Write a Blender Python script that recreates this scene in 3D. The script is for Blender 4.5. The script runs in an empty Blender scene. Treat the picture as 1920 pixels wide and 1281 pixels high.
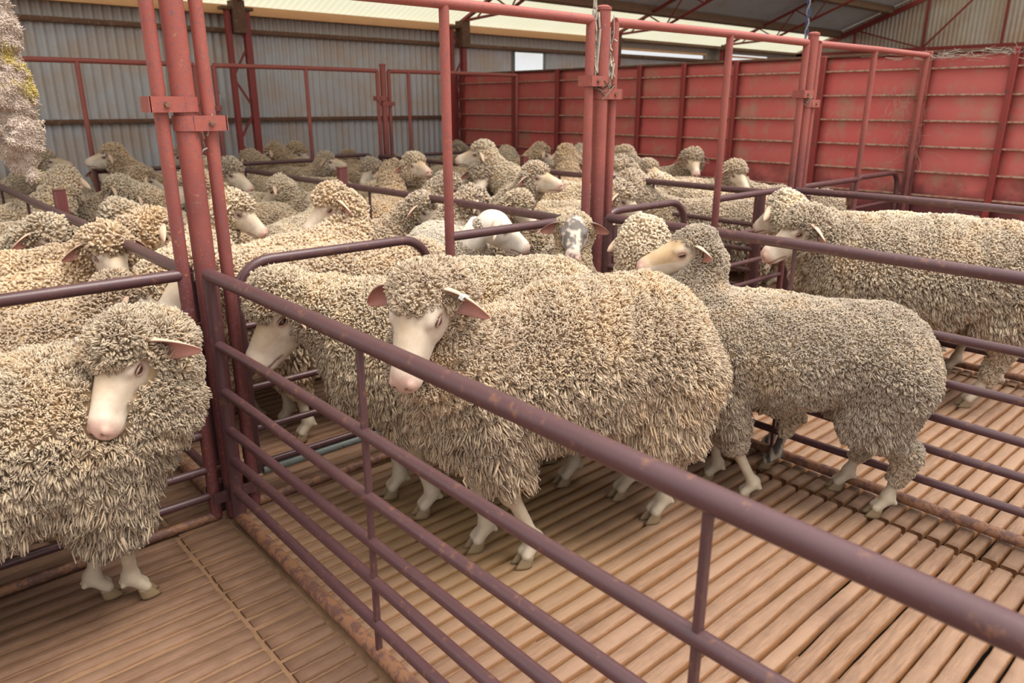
import bpy, math, random
import numpy as np
from mathutils import Matrix, Vector, kdtree
from mathutils import noise as mnoise
from math import radians as R_, sin, cos, pi, atan2, sqrt

# ------------------------------------------------------------------ camera, world, light
S = bpy.context.scene
COL = S.collection
PXF = 1385.0
CAM_H = 1.4
PITCH = R_(17.8)
AZ = R_(48.4)
FWD = np.array([cos(AZ), sin(AZ)])
RGT = np.array([sin(AZ), -cos(AZ)])

cam_d = bpy.data.cameras.new('camera')
cam_d.sensor_width = 36.0
cam_d.lens = PXF / 1920 * 36
cam_d.clip_start = 0.05
cam_d.dof.use_dof = True
cam_d.dof.focus_distance = 2.25
cam_d.dof.aperture_fstop = 4.5
cam = bpy.data.objects.new('camera', cam_d)
COL.objects.link(cam)
cam.location = (0, 0, CAM_H)
cam.rotation_euler = (pi / 2 - PITCH, 0, AZ - pi / 2)
S.camera = cam

S.view_settings.view_transform = 'Standard'
S.view_settings.look = 'None'
S.view_settings.gamma = 1.0
S.view_settings.use_curve_mapping = False
S.view_settings.exposure = 0.72

world = bpy.data.worlds.new('overcast_sky')
S.world = world
world.use_nodes = True
_nt = world.node_tree
_bg = _nt.nodes['Background']
# overcast sky: brightest overhead, dim towards and below the horizon
_tc = _nt.nodes.new('ShaderNodeTexCoord')
_sp = _nt.nodes.new('ShaderNodeSeparateXYZ')
_mr = _nt.nodes.new('ShaderNodeMapRange')
_cr = _nt.nodes.new('ShaderNodeValToRGB')
_nt.links.new(_tc.outputs['Generated'], _sp.inputs[0])
_nt.links.new(_sp.outputs[2], _mr.inputs[0])
_mr.inputs[1].default_value = -1.0
_nt.links.new(_mr.outputs[0], _cr.inputs[0])
_e = _cr.color_ramp.elements
_e[0].position = 0.0; _e[0].color = (0.34, 0.29, 0.23, 1)
_e[1].position = 1.0; _e[1].color = (1.55, 1.52, 1.48, 1)
for _p, _c in ((0.47, (0.38, 0.34, 0.28, 1)), (0.52, (0.50, 0.50, 0.50, 1)), (0.72, (0.82, 0.81, 0.80, 1))):
    _k = _e.new(_p); _k.color = _c
_nt.links.new(_cr.outputs[0], _bg.inputs[0])
_bg.inputs[1].default_value = 1.0

sun_d = bpy.data.lights.new('sun', 'SUN')
sun_d.energy = 2.3
sun_d.angle = R_(35)
sun_d.color = (1.0, 0.95, 0.86)
sun = bpy.data.objects.new('sun', sun_d)
COL.objects.link(sun)
_sd = Vector((-0.25, 0.38, -1.0))          # direction the light travels
sun.rotation_euler = _sd.to_track_quat('-Z', 'Y').to_euler()


def at_z(px, py, z):
    u = 640.5 - py
    fw = PXF * cos(PITCH) + u * sin(PITCH)
    v = u * cos(PITCH) - PXF * sin(PITCH)
    d = FWD * fw + RGT * (px - 960)
    return d * ((z - CAM_H) / v)


# ------------------------------------------------------------------ tags
def tag(o, label=None, cat=None, group=None, kind=None):
    if label: o['label'] = label
    if cat: o['category'] = cat
    if group: o['group'] = group
    if kind: o['kind'] = kind
    return o


def empty(name, loc=(0, 0, 0), rz=0.0, scale=1.0):
    o = bpy.data.objects.new(name, None)
    o.empty_display_size = 0.1
    o.location = loc
    o.rotation_euler = (0, 0, rz)
    o.scale = (scale,) * 3
    COL.objects.link(o)
    return o


def copy_tree(o, parent=None):
    c = o.copy()
    COL.objects.link(c)
    c.parent = parent
    for ch in list(o.children):
        copy_tree(ch, c)
    return c


# ------------------------------------------------------------------ materials
def new_mat(name):
    m = bpy.data.materials.new(name)
    m.use_nodes = True
    nt = m.node_tree
    b = nt.nodes['Principled BSDF']
    return m, nt, b


def N(nt, typ, **kw):
    n = nt.nodes.new(typ)
    for k, v in kw.items():
        if k.startswith('i_'):
            n.inputs[k[2:].replace('_', ' ')].default_value = v
        else:
            setattr(n, k, v)
    return n


def ramp(nt, stops):
    r = nt.nodes.new('ShaderNodeValToRGB')
    e = r.color_ramp.elements
    while len(e) < len(stops): e.new(0.5)
    for i, (p, c) in enumerate(stops):
        e[i].position = p
        e[i].color = (*c, 1) if len(c) == 3 else c
    return r


def mixc(nt, fac, a, b, mode='MIX'):
    m = nt.nodes.new('ShaderNodeMix')
    m.data_type = 'RGBA'
    m.blend_type = mode
    L = nt.links
    for s, v in ((0, fac), (6, a), (7, b)):
        if hasattr(v, 'is_linked') or hasattr(v, 'links'):
            L.new(v, m.inputs[s])
        else:
            m.inputs[s].default_value = v if s == 0 else ((*v, 1) if len(v) == 3 else v)
    return m.outputs[2]


def noise(nt, scale, detail=4, rough=0.6, vec=None, dim='3D'):
    n = N(nt, 'ShaderNodeTexNoise')
    n.inputs['Scale'].default_value = scale
    n.inputs['Detail'].default_value = detail
    n.inputs['Roughness'].default_value = rough
    if vec is not None: nt.links.new(vec, n.inputs['Vector'])
    return n.outputs['Fac']


def gen_coord(nt, scale=(1, 1, 1), obj=True):
    tc = N(nt, 'ShaderNodeTexCoord')
    mp = N(nt, 'ShaderNodeMapping')
    mp.inputs['Scale'].default_value = scale
    nt.links.new(tc.outputs['Object' if obj else 'Generated'], mp.inputs['Vector'])
    return mp.outputs['Vector']


def bump(nt, b, h, strength=0.3, dist=0.002):
    n = N(nt, 'ShaderNodeBump')
    n.inputs['Strength'].default_value = strength
    n.inputs['Distance'].default_value = dist
    nt.links.new(h, n.inputs['Height'])
    nt.links.new(n.outputs[0], b.inputs['Normal'])


def mat_paint(name, c1, c2, rust, rough=0.5, rust_amt=0.62, sc=9.0):
    m, nt, b = new_mat(name)
    v = gen_coord(nt)
    base = mixc(nt, noise(nt, sc, 3, 0.5, v), c1, c2)
    r = ramp(nt, [(rust_amt - 0.05, (0, 0, 0)), (rust_amt + 0.04, (1, 1, 1))])
    nt.links.new(noise(nt, 34, 6, 0.7, v), r.inputs[0])
    c = mixc(nt, r.outputs[0], base, rust)
    nt.links.new(c, b.inputs['Base Color'])
    b.inputs['Roughness'].default_value = rough
    bump(nt, b, noise(nt, 120, 4, 0.7, v), 0.35, 0.001)
    return m


M = {}
M['rail'] = mat_paint('maroon_pipe', (0.105, 0.048, 0.052), (0.075, 0.033, 0.036), (0.17, 0.075, 0.05), 0.36)
M['rail_dusty'] = mat_paint('dusty_pipe', (0.17, 0.075, 0.05), (0.10, 0.05, 0.045), (0.26, 0.12, 0.06), 0.6, 0.5)
M['galv'] = mat_paint('galvanised_pipe', (0.22, 0.24, 0.22), (0.15, 0.17, 0.16), (0.12, 0.09, 0.07), 0.45, 0.66)


def mat_post():
    # coral oxide paint, rubbed down to dark maroon steel where the animals brush past
    m, nt, b = new_mat('coral_post_paint')
    g = N(nt, 'ShaderNodeNewGeometry')
    sep = N(nt, 'ShaderNodeSeparateXYZ')
    nt.links.new(g.outputs['Position'], sep.inputs[0])
    v = g.outputs['Position']
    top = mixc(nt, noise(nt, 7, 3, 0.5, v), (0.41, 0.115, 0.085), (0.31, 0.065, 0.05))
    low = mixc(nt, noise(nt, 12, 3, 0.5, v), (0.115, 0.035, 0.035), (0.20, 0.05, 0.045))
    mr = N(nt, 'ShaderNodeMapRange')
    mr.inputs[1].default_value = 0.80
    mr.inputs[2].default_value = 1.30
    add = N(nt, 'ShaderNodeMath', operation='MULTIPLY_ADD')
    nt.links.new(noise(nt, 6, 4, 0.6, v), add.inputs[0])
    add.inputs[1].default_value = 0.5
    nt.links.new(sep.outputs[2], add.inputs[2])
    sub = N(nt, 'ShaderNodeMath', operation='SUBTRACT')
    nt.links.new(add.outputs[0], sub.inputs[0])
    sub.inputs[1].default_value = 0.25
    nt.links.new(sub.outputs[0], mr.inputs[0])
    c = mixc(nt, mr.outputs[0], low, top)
    r = ramp(nt, [(0.54, (0, 0, 0)), (0.60, (1, 1, 1))])
    nt.links.new(noise(nt, 85, 6, 0.85, v), r.inputs[0])
    c = mixc(nt, r.outputs[0], c, (0.17, 0.09, 0.11))
    r2 = ramp(nt, [(0.60, (0, 0, 0)), (0.70, (1, 1, 1))])
    nt.links.new(noise(nt, 70, 5, 0.8, v), r2.inputs[0])
    c = mixc(nt, r2.outputs[0], c, (0.46, 0.20, 0.12))
    nt.links.new(c, b.inputs['Base Color'])
    b.inputs['Roughness'].default_value = 0.55
    bump(nt, b, noise(nt, 150, 4, 0.7, v), 0.4, 0.001)
    return m


M['post'] = mat_post()


def mat_red_sheet():
    m, nt, b = new_mat('red_sheet_paint')
    g = N(nt, 'ShaderNodeNewGeometry')
    v = g.outputs['Position']
    c = mixc(nt, noise(nt, 1.6, 4, 0.6, v), (0.62, 0.085, 0.09), (0.54, 0.17, 0.14))
    r = ramp(nt, [(0.50, (0, 0, 0)), (0.68, (1, 1, 1))])
    nt.links.new(noise(nt, 5, 6, 0.7, v), r.inputs[0])
    c = mixc(nt, r.outputs[0], c, (0.46, 0.22, 0.16))
    sep = N(nt, 'ShaderNodeSeparateXYZ')
    nt.links.new(v, sep.inputs[0])
    ad = N(nt, 'ShaderNodeMath', operation='MULTIPLY_ADD')
    nt.links.new(noise(nt, 3.5, 5, 0.65, v), ad.inputs[0])
    ad.inputs[1].default_value = 0.7
    nt.links.new(sep.outputs[2], ad.inputs[2])
    mr = N(nt, 'ShaderNodeMapRange')
    mr.inputs[1].default_value = 0.95
    mr.inputs[2].default_value = 1.20
    nt.links.new(ad.outputs[0], mr.inputs[0])
    c = mixc(nt, mr.outputs[0], (0.13, 0.035, 0.035), c)
    nt.links.new(c, b.inputs['Base Color'])
    b.inputs['Roughness'].default_value = 0.55
    bump(nt, b, noise(nt, 14, 3, 0.5, v), 0.3, 0.006)
    return m


M['red'] = mat_red_sheet()
M['red_rib'] = mat_paint('dusty_rib', (0.40, 0.21, 0.15), (0.30, 0.11, 0.085), (0.48, 0.33, 0.24), 0.75, 0.5)
M['red_steel'] = mat_paint('red_oxide_steel', (0.33, 0.04, 0.035), (0.22, 0.035, 0.03), (0.14, 0.05, 0.04), 0.5, 0.6)
M['dark_red'] = mat_paint('dark_maroon_steel', (0.19, 0.045, 0.04), (0.12, 0.035, 0.035), (0.16, 0.07, 0.05), 0.5, 0.6)
M['girt'] = mat_paint('old_timber_girt', (0.17, 0.085, 0.05), (0.11, 0.055, 0.035), (0.24, 0.15, 0.10), 0.85, 0.6)
M['plate'] = mat_paint('pine_top_plate', (0.74, 0.42, 0.22), (0.66, 0.35, 0.17), (0.40, 0.22, 0.13), 0.8, 0.68)
M['plate_dark'] = mat_paint('brown_purlin', (0.26, 0.15, 0.09), (0.19, 0.11, 0.065), (0.32, 0.2, 0.13), 0.85, 0.6)


def mat_iron(name, a, bcol, dirt, amt=0.55, rough=0.5, dirt_z=None):
    m, nt, b = new_mat(name)
    g = N(nt, 'ShaderNodeNewGeometry')
    v = g.outputs['Position']
    mp = N(nt, 'ShaderNodeMapping')
    mp.inputs['Scale'].default_value = (1, 1, 0.12)
    nt.links.new(v, mp.inputs[0])
    c = mixc(nt, noise(nt, 7, 4, 0.6, mp.outputs[0]), a, bcol)
    r = ramp(nt, [(amt - 0.1, (0, 0, 0)), (amt + 0.12, (1, 1, 1))])
    nt.links.new(noise(nt, 2.6, 6, 0.7, v), r.inputs[0])
    c = mixc(nt, r.outputs[0], c, dirt)
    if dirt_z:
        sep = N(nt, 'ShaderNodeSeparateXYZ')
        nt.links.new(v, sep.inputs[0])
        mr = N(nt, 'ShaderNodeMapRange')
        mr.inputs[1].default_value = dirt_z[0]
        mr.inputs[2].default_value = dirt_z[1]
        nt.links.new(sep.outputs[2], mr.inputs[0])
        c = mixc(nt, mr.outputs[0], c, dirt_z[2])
    nt.links.new(c, b.inputs['Base Color'])
    b.inputs['Roughness'].default_value = rough
    b.inputs['Metallic'].default_value = 0.15
    return m


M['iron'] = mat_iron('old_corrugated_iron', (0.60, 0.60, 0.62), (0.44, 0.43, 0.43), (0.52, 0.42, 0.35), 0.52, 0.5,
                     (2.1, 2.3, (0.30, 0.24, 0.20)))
M['iron_gable'] = mat_iron('weathered_gable_iron', (0.62, 0.55, 0.48), (0.50, 0.44, 0.38), (0.52, 0.38, 0.28), 0.52, 0.6)
M['iron_roof'] = mat_iron('grey_roof_iron', (0.80, 0.82, 0.85), (0.70, 0.72, 0.76), (0.66, 0.62, 0.56), 0.6, 0.35)


def mat_skylight():
    m = bpy.data.materials.new('fibreglass_roof_sheet')
    m.use_nodes = True
    nt = m.node_tree
    nt.nodes.remove(nt.nodes['Principled BSDF'])
    out = nt.nodes['Material Output']
    v = N(nt, 'ShaderNodeNewGeometry').outputs['Position']
    c = mixc(nt, noise(nt, 1.2, 5, 0.6, v), (0.60, 0.60, 0.50), (0.52, 0.50, 0.36))
    t = N(nt, 'ShaderNodeBsdfTranslucent')
    d = N(nt, 'ShaderNodeBsdfDiffuse')
    nt.links.new(c, t.inputs[0])
    nt.links.new(c, d.inputs[0])
    mx = N(nt, 'ShaderNodeMixShader')
    mx.inputs[0].default_value = 0.35
    nt.links.new(t.outputs[0], mx.inputs[1])
    nt.links.new(d.outputs[0], mx.inputs[2])
    nt.links.new(mx.outputs[0], out.inputs[0])
    return m


M['skylight'] = mat_skylight()


def mat_floor():
    m, nt, b = new_mat('worn_slat_timber')
    g = N(nt, 'ShaderNodeNewGeometry')
    v = g.outputs['Position']
    rnd = g.outputs['Random Per Island']
    mp = N(nt, 'ShaderNodeMapping')
    mp.inputs['Scale'].default_value = (1.0, 9, 9)
    nt.links.new(v, mp.inputs[0])
    gr_ = ramp(nt, [(0.36, (0, 0, 0)), (0.64, (1, 1, 1))])
    nt.links.new(noise(nt, 11, 7, 0.72, mp.outputs[0]), gr_.inputs[0])
    grain = gr_.outputs[0]
    c = mixc(nt, grain, (0.33, 0.19, 0.115), (0.19, 0.105, 0.062))
    c2 = mixc(nt, rnd, c, (0.34, 0.205, 0.13))
    # litter-brown on the worn-away edges, golden fibre on the sides
    sep = N(nt, 'ShaderNodeSeparateXYZ')
    nt.links.new(g.outputs['Normal'], sep.inputs[0])
    mr = N(nt, 'ShaderNodeMapRange')
    mr.inputs[1].default_value = 0.35
    mr.inputs[2].default_value = 0.85
    mr.inputs[3].default_value = 1
    mr.inputs[4].default_value = 0
    nt.links.new(sep.outputs[2], mr.inputs[0])
    side = mixc(nt, noise(nt, 40, 5, 0.7, v), (0.40, 0.19, 0.075), (0.22, 0.095, 0.04))
    c3 = mixc(nt, mr.outputs[0], c2, side)
    r = ramp(nt, [(0.50, (0, 0, 0)), (0.72, (1, 1, 1))])
    nt.links.new(noise(nt, 2.2, 6, 0.72, v), r.inputs[0])
    c4 = mixc(nt, r.outputs[0], c3, (0.20, 0.105, 0.065))
    # yellow-green damp stain around the small pen
    st = N(nt, 'ShaderNodeVectorMath', operation='DISTANCE')
    nt.links.new(v, st.inputs[0])
    st.inputs[1].default_value = (1.42, 1.85, 0)
    mr2 = N(nt, 'ShaderNodeMapRange')
    mr2.inputs[1].default_value = 0.15
    mr2.inputs[2].default_value = 0.75
    mr2.inputs[3].default_value = 0.8
    mr2.inputs[4].default_value = 0
    nt.links.new(st.outputs['Value'], mr2.inputs[0])
    mul = N(nt, 'ShaderNodeMath', operation='MULTIPLY')
    nt.links.new(mr2.outputs[0], mul.inputs[0])
    nt.links.new(noise(nt, 6, 4, 0.6, v), mul.inputs[1])
    c5 = mixc(nt, mul.outputs[0], c4, (0.26, 0.17, 0.035))
    # the pens left of the near gate are browner with tramped-in dung and painted light fall-off
    sx = N(nt, 'ShaderNodeSeparateXYZ')
    nt.links.new(v, sx.inputs[0])
    fx = N(nt, 'ShaderNodeMapRange')
    fx.inputs[1].default_value = 1.25
    fx.inputs[2].default_value = 0.55
    nt.links.new(sx.outputs[0], fx.inputs[0])
    fm = N(nt, 'ShaderNodeMath', operation='MULTIPLY')
    nt.links.new(fx.outputs[0], fm.inputs[0])
    rr_ = ramp(nt, [(0.30, (.45, .45, .45)), (0.65, (1, 1, 1))])
    nt.links.new(noise(nt, 4, 5, 0.7, v), rr_.inputs[0])
    nt.links.new(rr_.outputs[0], fm.inputs[1])
    c5 = mixc(nt, fm.outputs[0], c5, mixc(nt, grain, (0.20, 0.105, 0.06), (0.15, 0.075, 0.042)))
    nt.links.new(c5, b.inputs['Base Color'])
    b.inputs['Roughness'].default_value = 0.55
    bump(nt, b, noise(nt, 45, 6, 0.75, mp.outputs[0]), 0.7, 0.004)
    return m


M['floor'] = mat_floor()
m_, nt_, b_ = new_mat('dark_ground')
b_.inputs['Base Color'].default_value = (0.03, 0.022, 0.017, 1)
b_.inputs['Roughness'].default_value = 1
M['ground'] = m_


def mat_wool():
    m, nt, b = new_mat('merino_wool')
    oi = N(nt, 'ShaderNodeObjectInfo')
    g = N(nt, 'ShaderNodeNewGeometry')
    v = gen_coord(nt)
    rnd = ramp(nt, [(0, (0.92, 0.90, 0.87)), (0.5, (1.09, 1.09, 1.08)), (1, (1.26, 1.25, 1.22))])
    nt.links.new(g.outputs['Random Per Island'], rnd.inputs[0])
    c = mixc(nt, 1.0, oi.outputs['Color'], rnd.outputs[0], 'MULTIPLY')
    # patches: cream to dusty grey-brown, following the yolk and dirt in the fleece
    add = N(nt, 'ShaderNodeVectorMath', operation='ADD')
    nt.links.new(v, add.inputs[0])
    nt.links.new(oi.outputs['Random'], add.inputs[1])
    n1 = noise(nt, 5.5, 4, 0.6, add.outputs[0])
    r1 = ramp(nt, [(0.35, (0.80, 0.78, 0.78)), (0.52, (1, 1, 1)), (0.70, (1.12, 1.02, 0.89))])
    nt.links.new(n1, r1.inputs[0])
    c = mixc(nt, 1.0, c, r1.outputs[0], 'MULTIPLY')
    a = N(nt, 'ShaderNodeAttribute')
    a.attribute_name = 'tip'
    c = mixc(nt, a.outputs['Fac'], mixc(nt, 1.0, c, (0.74, 0.64, 0.50), 'MULTIPLY'), c)  # yolk-brown roots, darkened further to paint shade between the locks
    nt.links.new(c, b.inputs['Base Color'])
    b.inputs['Roughness'].default_value = 0.9
    b.inputs['Specular IOR Level'].default_value = 0.12
    b.inputs['Sheen Weight'].default_value = 0.25
    bump(nt, b, noise(nt, 420, 4, 0.75, v), 0.55, 0.002)
    b.inputs['Sheen Roughness'].default_value = 0.5
    return m


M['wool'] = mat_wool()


def mat_skin():
    m, nt, b = new_mat('sheep_skin_hair')
    a = N(nt, 'ShaderNodeAttribute')
    a.attribute_name = 'tint'
    v = gen_coord(nt)
    n1 = ramp(nt, [(0.3, (0.84, 0.78, 0.72)), (0.65, (1.04, 1.03, 1.0))])
    nt.links.new(noise(nt, 22, 5, 0.65, v), n1.inputs[0])
    c = mixc(nt, 1.0, a.outputs['Color'], n1.outputs[0], 'MULTIPLY')
    nt.links.new(c, b.inputs['Base Color'])
    b.inputs['Roughness'].default_value = 0.62
    b.inputs['Subsurface Weight'].default_value = 0.08
    b.inputs['Subsurface Radius'].default_value = (0.02, 0.008, 0.005)
    b.inputs['Sheen Weight'].default_value = 0.15
    mp = gen_coord(nt, (1, 1, 1))
    bump(nt, b, noise(nt, 420, 3, 0.7, mp), 0.5, 0.0015)
    return m


M['skin'] = mat_skin()


def mat_simple(name, c, rough=0.5, spec=0.5):
    m, nt, b = new_mat(name)
    v = gen_coord(nt)
    k = mixc(nt, noise(nt, 40, 4, 0.6, v), c, tuple(x * 0.7 for x in c))
    nt.links.new(k, b.inputs['Base Color'])
    b.inputs['Roughness'].default_value = rough
    b.inputs['Specular IOR Level'].default_value = spec
    return m


M['hoof'] = mat_simple('horn_hoof', (0.27, 0.185, 0.10), 0.6)
M['eye'] = mat_simple('sheep_eye', (0.06, 0.03, 0.012), 0.12, 0.8)
M['tag'] = mat_simple('white_ear_tag', (0.75, 0.74, 0.68), 0.4)
M['tag_dark'] = mat_simple('black_ear_tag', (0.03, 0.035, 0.05), 0.4)
M['wire'] = mat_simple('rusty_wire', (0.22, 0.15, 0.10), 0.8)
M['web'] = mat_simple('cobweb_wool', (0.55, 0.50, 0.42), 0.95, 0.1)
M['paper'] = mat_simple('white_notice', (0.7, 0.72, 0.8), 0.7)
M['rope'] = mat_simple('blue_white_rope', (0.12, 0.2, 0.55), 0.8)
M['fibre'] = mat_simple('skirting_wool', (0.66, 0.52, 0.44), 0.95, 0.1)
M['fibre_y'] = mat_simple('yellow_stained_wool', (0.60, 0.47, 0.16), 0.95, 0.1)


# ------------------------------------------------------------------ mesh helpers
def mesh_obj(name, V, Fq, mats, parent=None, mat_idx=None, smooth=True, attrs=None, uvless=True):
    """V (n,3) array; Fq list of (faces array with k columns)."""
    me = bpy.data.meshes.new(name)
    V = np.asarray(V, dtype=np.float32)
    if not isinstance(Fq, (list, tuple)): Fq = [Fq]
    Fq = [np.asarray(f, dtype=np.int32) for f in Fq if len(f)]
    nl = sum(f.size for f in Fq)
    nf = sum(len(f) for f in Fq)
    me.vertices.add(len(V))
    me.vertices.foreach_set('co', V.ravel())
    me.loops.add(nl)
    me.loops.foreach_set('vertex_index', np.concatenate([f.ravel() for f in Fq]))
    me.polygons.add(nf)
    tot = np.concatenate([np.full(len(f), f.shape[1], dtype=np.int32) for f in Fq])
    st = np.concatenate([[0], np.cumsum(tot)[:-1]]).astype(np.int32)
    me.polygons.foreach_set('loop_start', st)
    me.polygons.foreach_set('loop_total', tot)
    if smooth: me.polygons.foreach_set('use_smooth', np.ones(nf, dtype=bool))
    if mat_idx is not None: me.polygons.foreach_set('material_index', np.asarray(mat_idx, dtype=np.int32))
    for mt in (mats if isinstance(mats, (list, tuple)) else [mats]):
        me.materials.append(mt)
    for k, (typ, data) in (attrs or {}).items():
        at = me.attributes.new(k, typ, 'POINT')
        at.data.foreach_set('value' if typ == 'FLOAT' else 'color', np.asarray(data, dtype=np.float32).ravel())
    me.update()
    me.validate()
    o = bpy.data.objects.new(name, me)
    COL.objects.link(o)
    o.parent = parent
    return o


class MB:
    """collects boxes, tubes and sweeps into one mesh"""
    def __init__(s):
        s.v = []; s.q = []; s.t = []; s.n = 0

    def add(s, V, Q=(), T=()):
        V = np.asarray(V, float)
        s.v.append(V)
        if len(Q): s.q.append(np.asarray(Q) + s.n)
        if len(T): s.t.append(np.asarray(T) + s.n)
        s.n += len(V)

    def box(s, a, b):
        (x0, y0, z0), (x1, y1, z1) = a, b
        V = [(x0, y0, z0), (x1, y0, z0), (x1, y1, z0), (x0, y1, z0), (x0, y0, z1), (x1, y0, z1), (x1, y1, z1), (x0, y1, z1)]
        s.add(V, [(3, 2, 1, 0), (4, 5, 6, 7), (0, 1, 5, 4), (1, 2, 6, 5), (2, 3, 7, 6), (3, 0, 4, 7)])
        return s

    def bar(s, p, q, w, h, up=(0, 0, 1)):
        p = np.array(p, float); q = np.array(q, float)
        d = q - p; d /= np.linalg.norm(d)
        up = np.array(up, float)
        if abs(d @ up) > 0.95: up = np.array([1.0, 0, 0])
        x = np.cross(d, up); x /= np.linalg.norm(x)
        u = np.cross(x, d)
        V = [c + sx * x * w / 2 + su * u * h / 2 for c in (p, q) for sx, su in ((-1, -1), (1, -1), (1, 1), (-1, 1))]
        s.add(V, [(0, 1, 2, 3), (7, 6, 5, 4), (4, 5, 1, 0), (5, 6, 2, 1), (6, 7, 3, 2), (7, 4, 0, 3)])
        return s

    def tube(s, pts, r, n=14, cap=True, rs=None, wob=0.0):
        P = np.array(pts, float)
        m = len(P)
        rs = np.full(m, r) if rs is None else np.asarray(rs, float)
        T = np.gradient(P, axis=0)
        T /= np.linalg.norm(T, axis=1)[:, None] + 1e-12
        up = np.array([0, 0, 1.0]) if abs(T[0, 2]) < 0.9 else np.array([1.0, 0, 0])
        V = []
        x = np.cross(T[0], up)
        for i in range(m):
            x = x - T[i] * (x @ T[i]); x /= np.linalg.norm(x)
            y = np.cross(T[i], x)
            a = np.arange(n) * 2 * pi / n
            V.append(P[i] + rs[i] * (np.cos(a)[:, None] * x + np.sin(a)[:, None] * y))
        V = np.concatenate(V)
        i = np.arange(m - 1)[:, None] * n
        j = np.arange(n)[None, :]
        j2 = (j + 1) % n
        Q = np.stack([i + j, i + j2, i + n + j2, i + n + j], -1).reshape(-1, 4)
        k = len(V)
        T3 = []
        if cap:
            V = np.concatenate([V, P[:1], P[-1:]])
            for jj in range(n):
                T3.append((jj, k, (jj + 1) % n))
                T3.append(((m - 1) * n + jj, (m - 1) * n + (jj + 1) % n, k + 1))
        s.add(V, Q, T3)
        return s

    def build(s, name, mat, parent=None, smooth=True, bevel=0.0):
        o = mesh_obj(name, np.concatenate(s.v), [np.concatenate(x) for x in (s.q, s.t) if x], mat, parent, smooth=False)
        if smooth:
            me = o.data
            me.polygons.foreach_set('use_smooth', np.ones(len(me.polygons), dtype=bool))
            try:
                me.set_sharp_from_angle(angle=R_(38))
            except Exception:
                pass
        if bevel:
            b = o.modifiers.new('bevel', 'BEVEL')
            b.width = bevel; b.segments = 2; b.limit_method = 'ANGLE'
        return o


def arc_pts(c, r, a0, a1, u, v, n=8):
    c = np.array(c, float); u = np.array(u, float); v = np.array(v, float)
    return [c + r * (cos(a) * u + sin(a) * v) for a in np.linspace(a0, a1, n)]


# ------------------------------------------------------------------ shed structure
rng = np.random.default_rng(11)
YB = 8.6           # back wall
XR = 6.5           # red partition
ZE = 2.45          # eave
SL = 0.375         # roof slope
XG = 15.7          # gable end
F1 = 2.41
F2 = 7.1


def corrugated(name, o, u, v, lu, lv, mat, kind='structure', pitch=0.076, amp=0.009, holes=(), nv=2, seg=8):
    """sheet: corrugations vary along u, run along v"""
    o = np.array(o, float); u = np.array(u, float); v = np.array(v, float)
    n = np.cross(u, v)
    nu = int(lu / pitch * seg) + 1
    us = np.linspace(0, lu, nu)
    vs = sorted(set([0, lv] + [h[k] for h in holes for k in (2, 3)]))
    vs = np.array(vs)
    G = o + us[:, None, None] * u + vs[None, :, None] * v + (amp * np.sin(us * 2 * pi / pitch))[:, None, None] * n
    m = len(vs)
    i, j = np.meshgrid(np.arange(nu - 1), np.arange(m - 1), indexing='ij')
    uc = (us[:-1] + us[1:]) / 2; vc = (vs[:-1] + vs[1:]) / 2
    keep = np.ones(i.shape, bool)
    for (a, b, c, d) in holes:
        keep &= ~((uc[i] > a) & (uc[i] < b) & (vc[j] > c) & (vc[j] < d))
    i = i[keep]; j = j[keep]
    Q = np.stack([i * m + j, (i + 1) * m + j, (i + 1) * m + j + 1, i * m + j + 1], -1)
    ob = mesh_obj(name, G.reshape(-1, 3), [Q], mat)
    ob['kind'] = kind
    return ob


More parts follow.
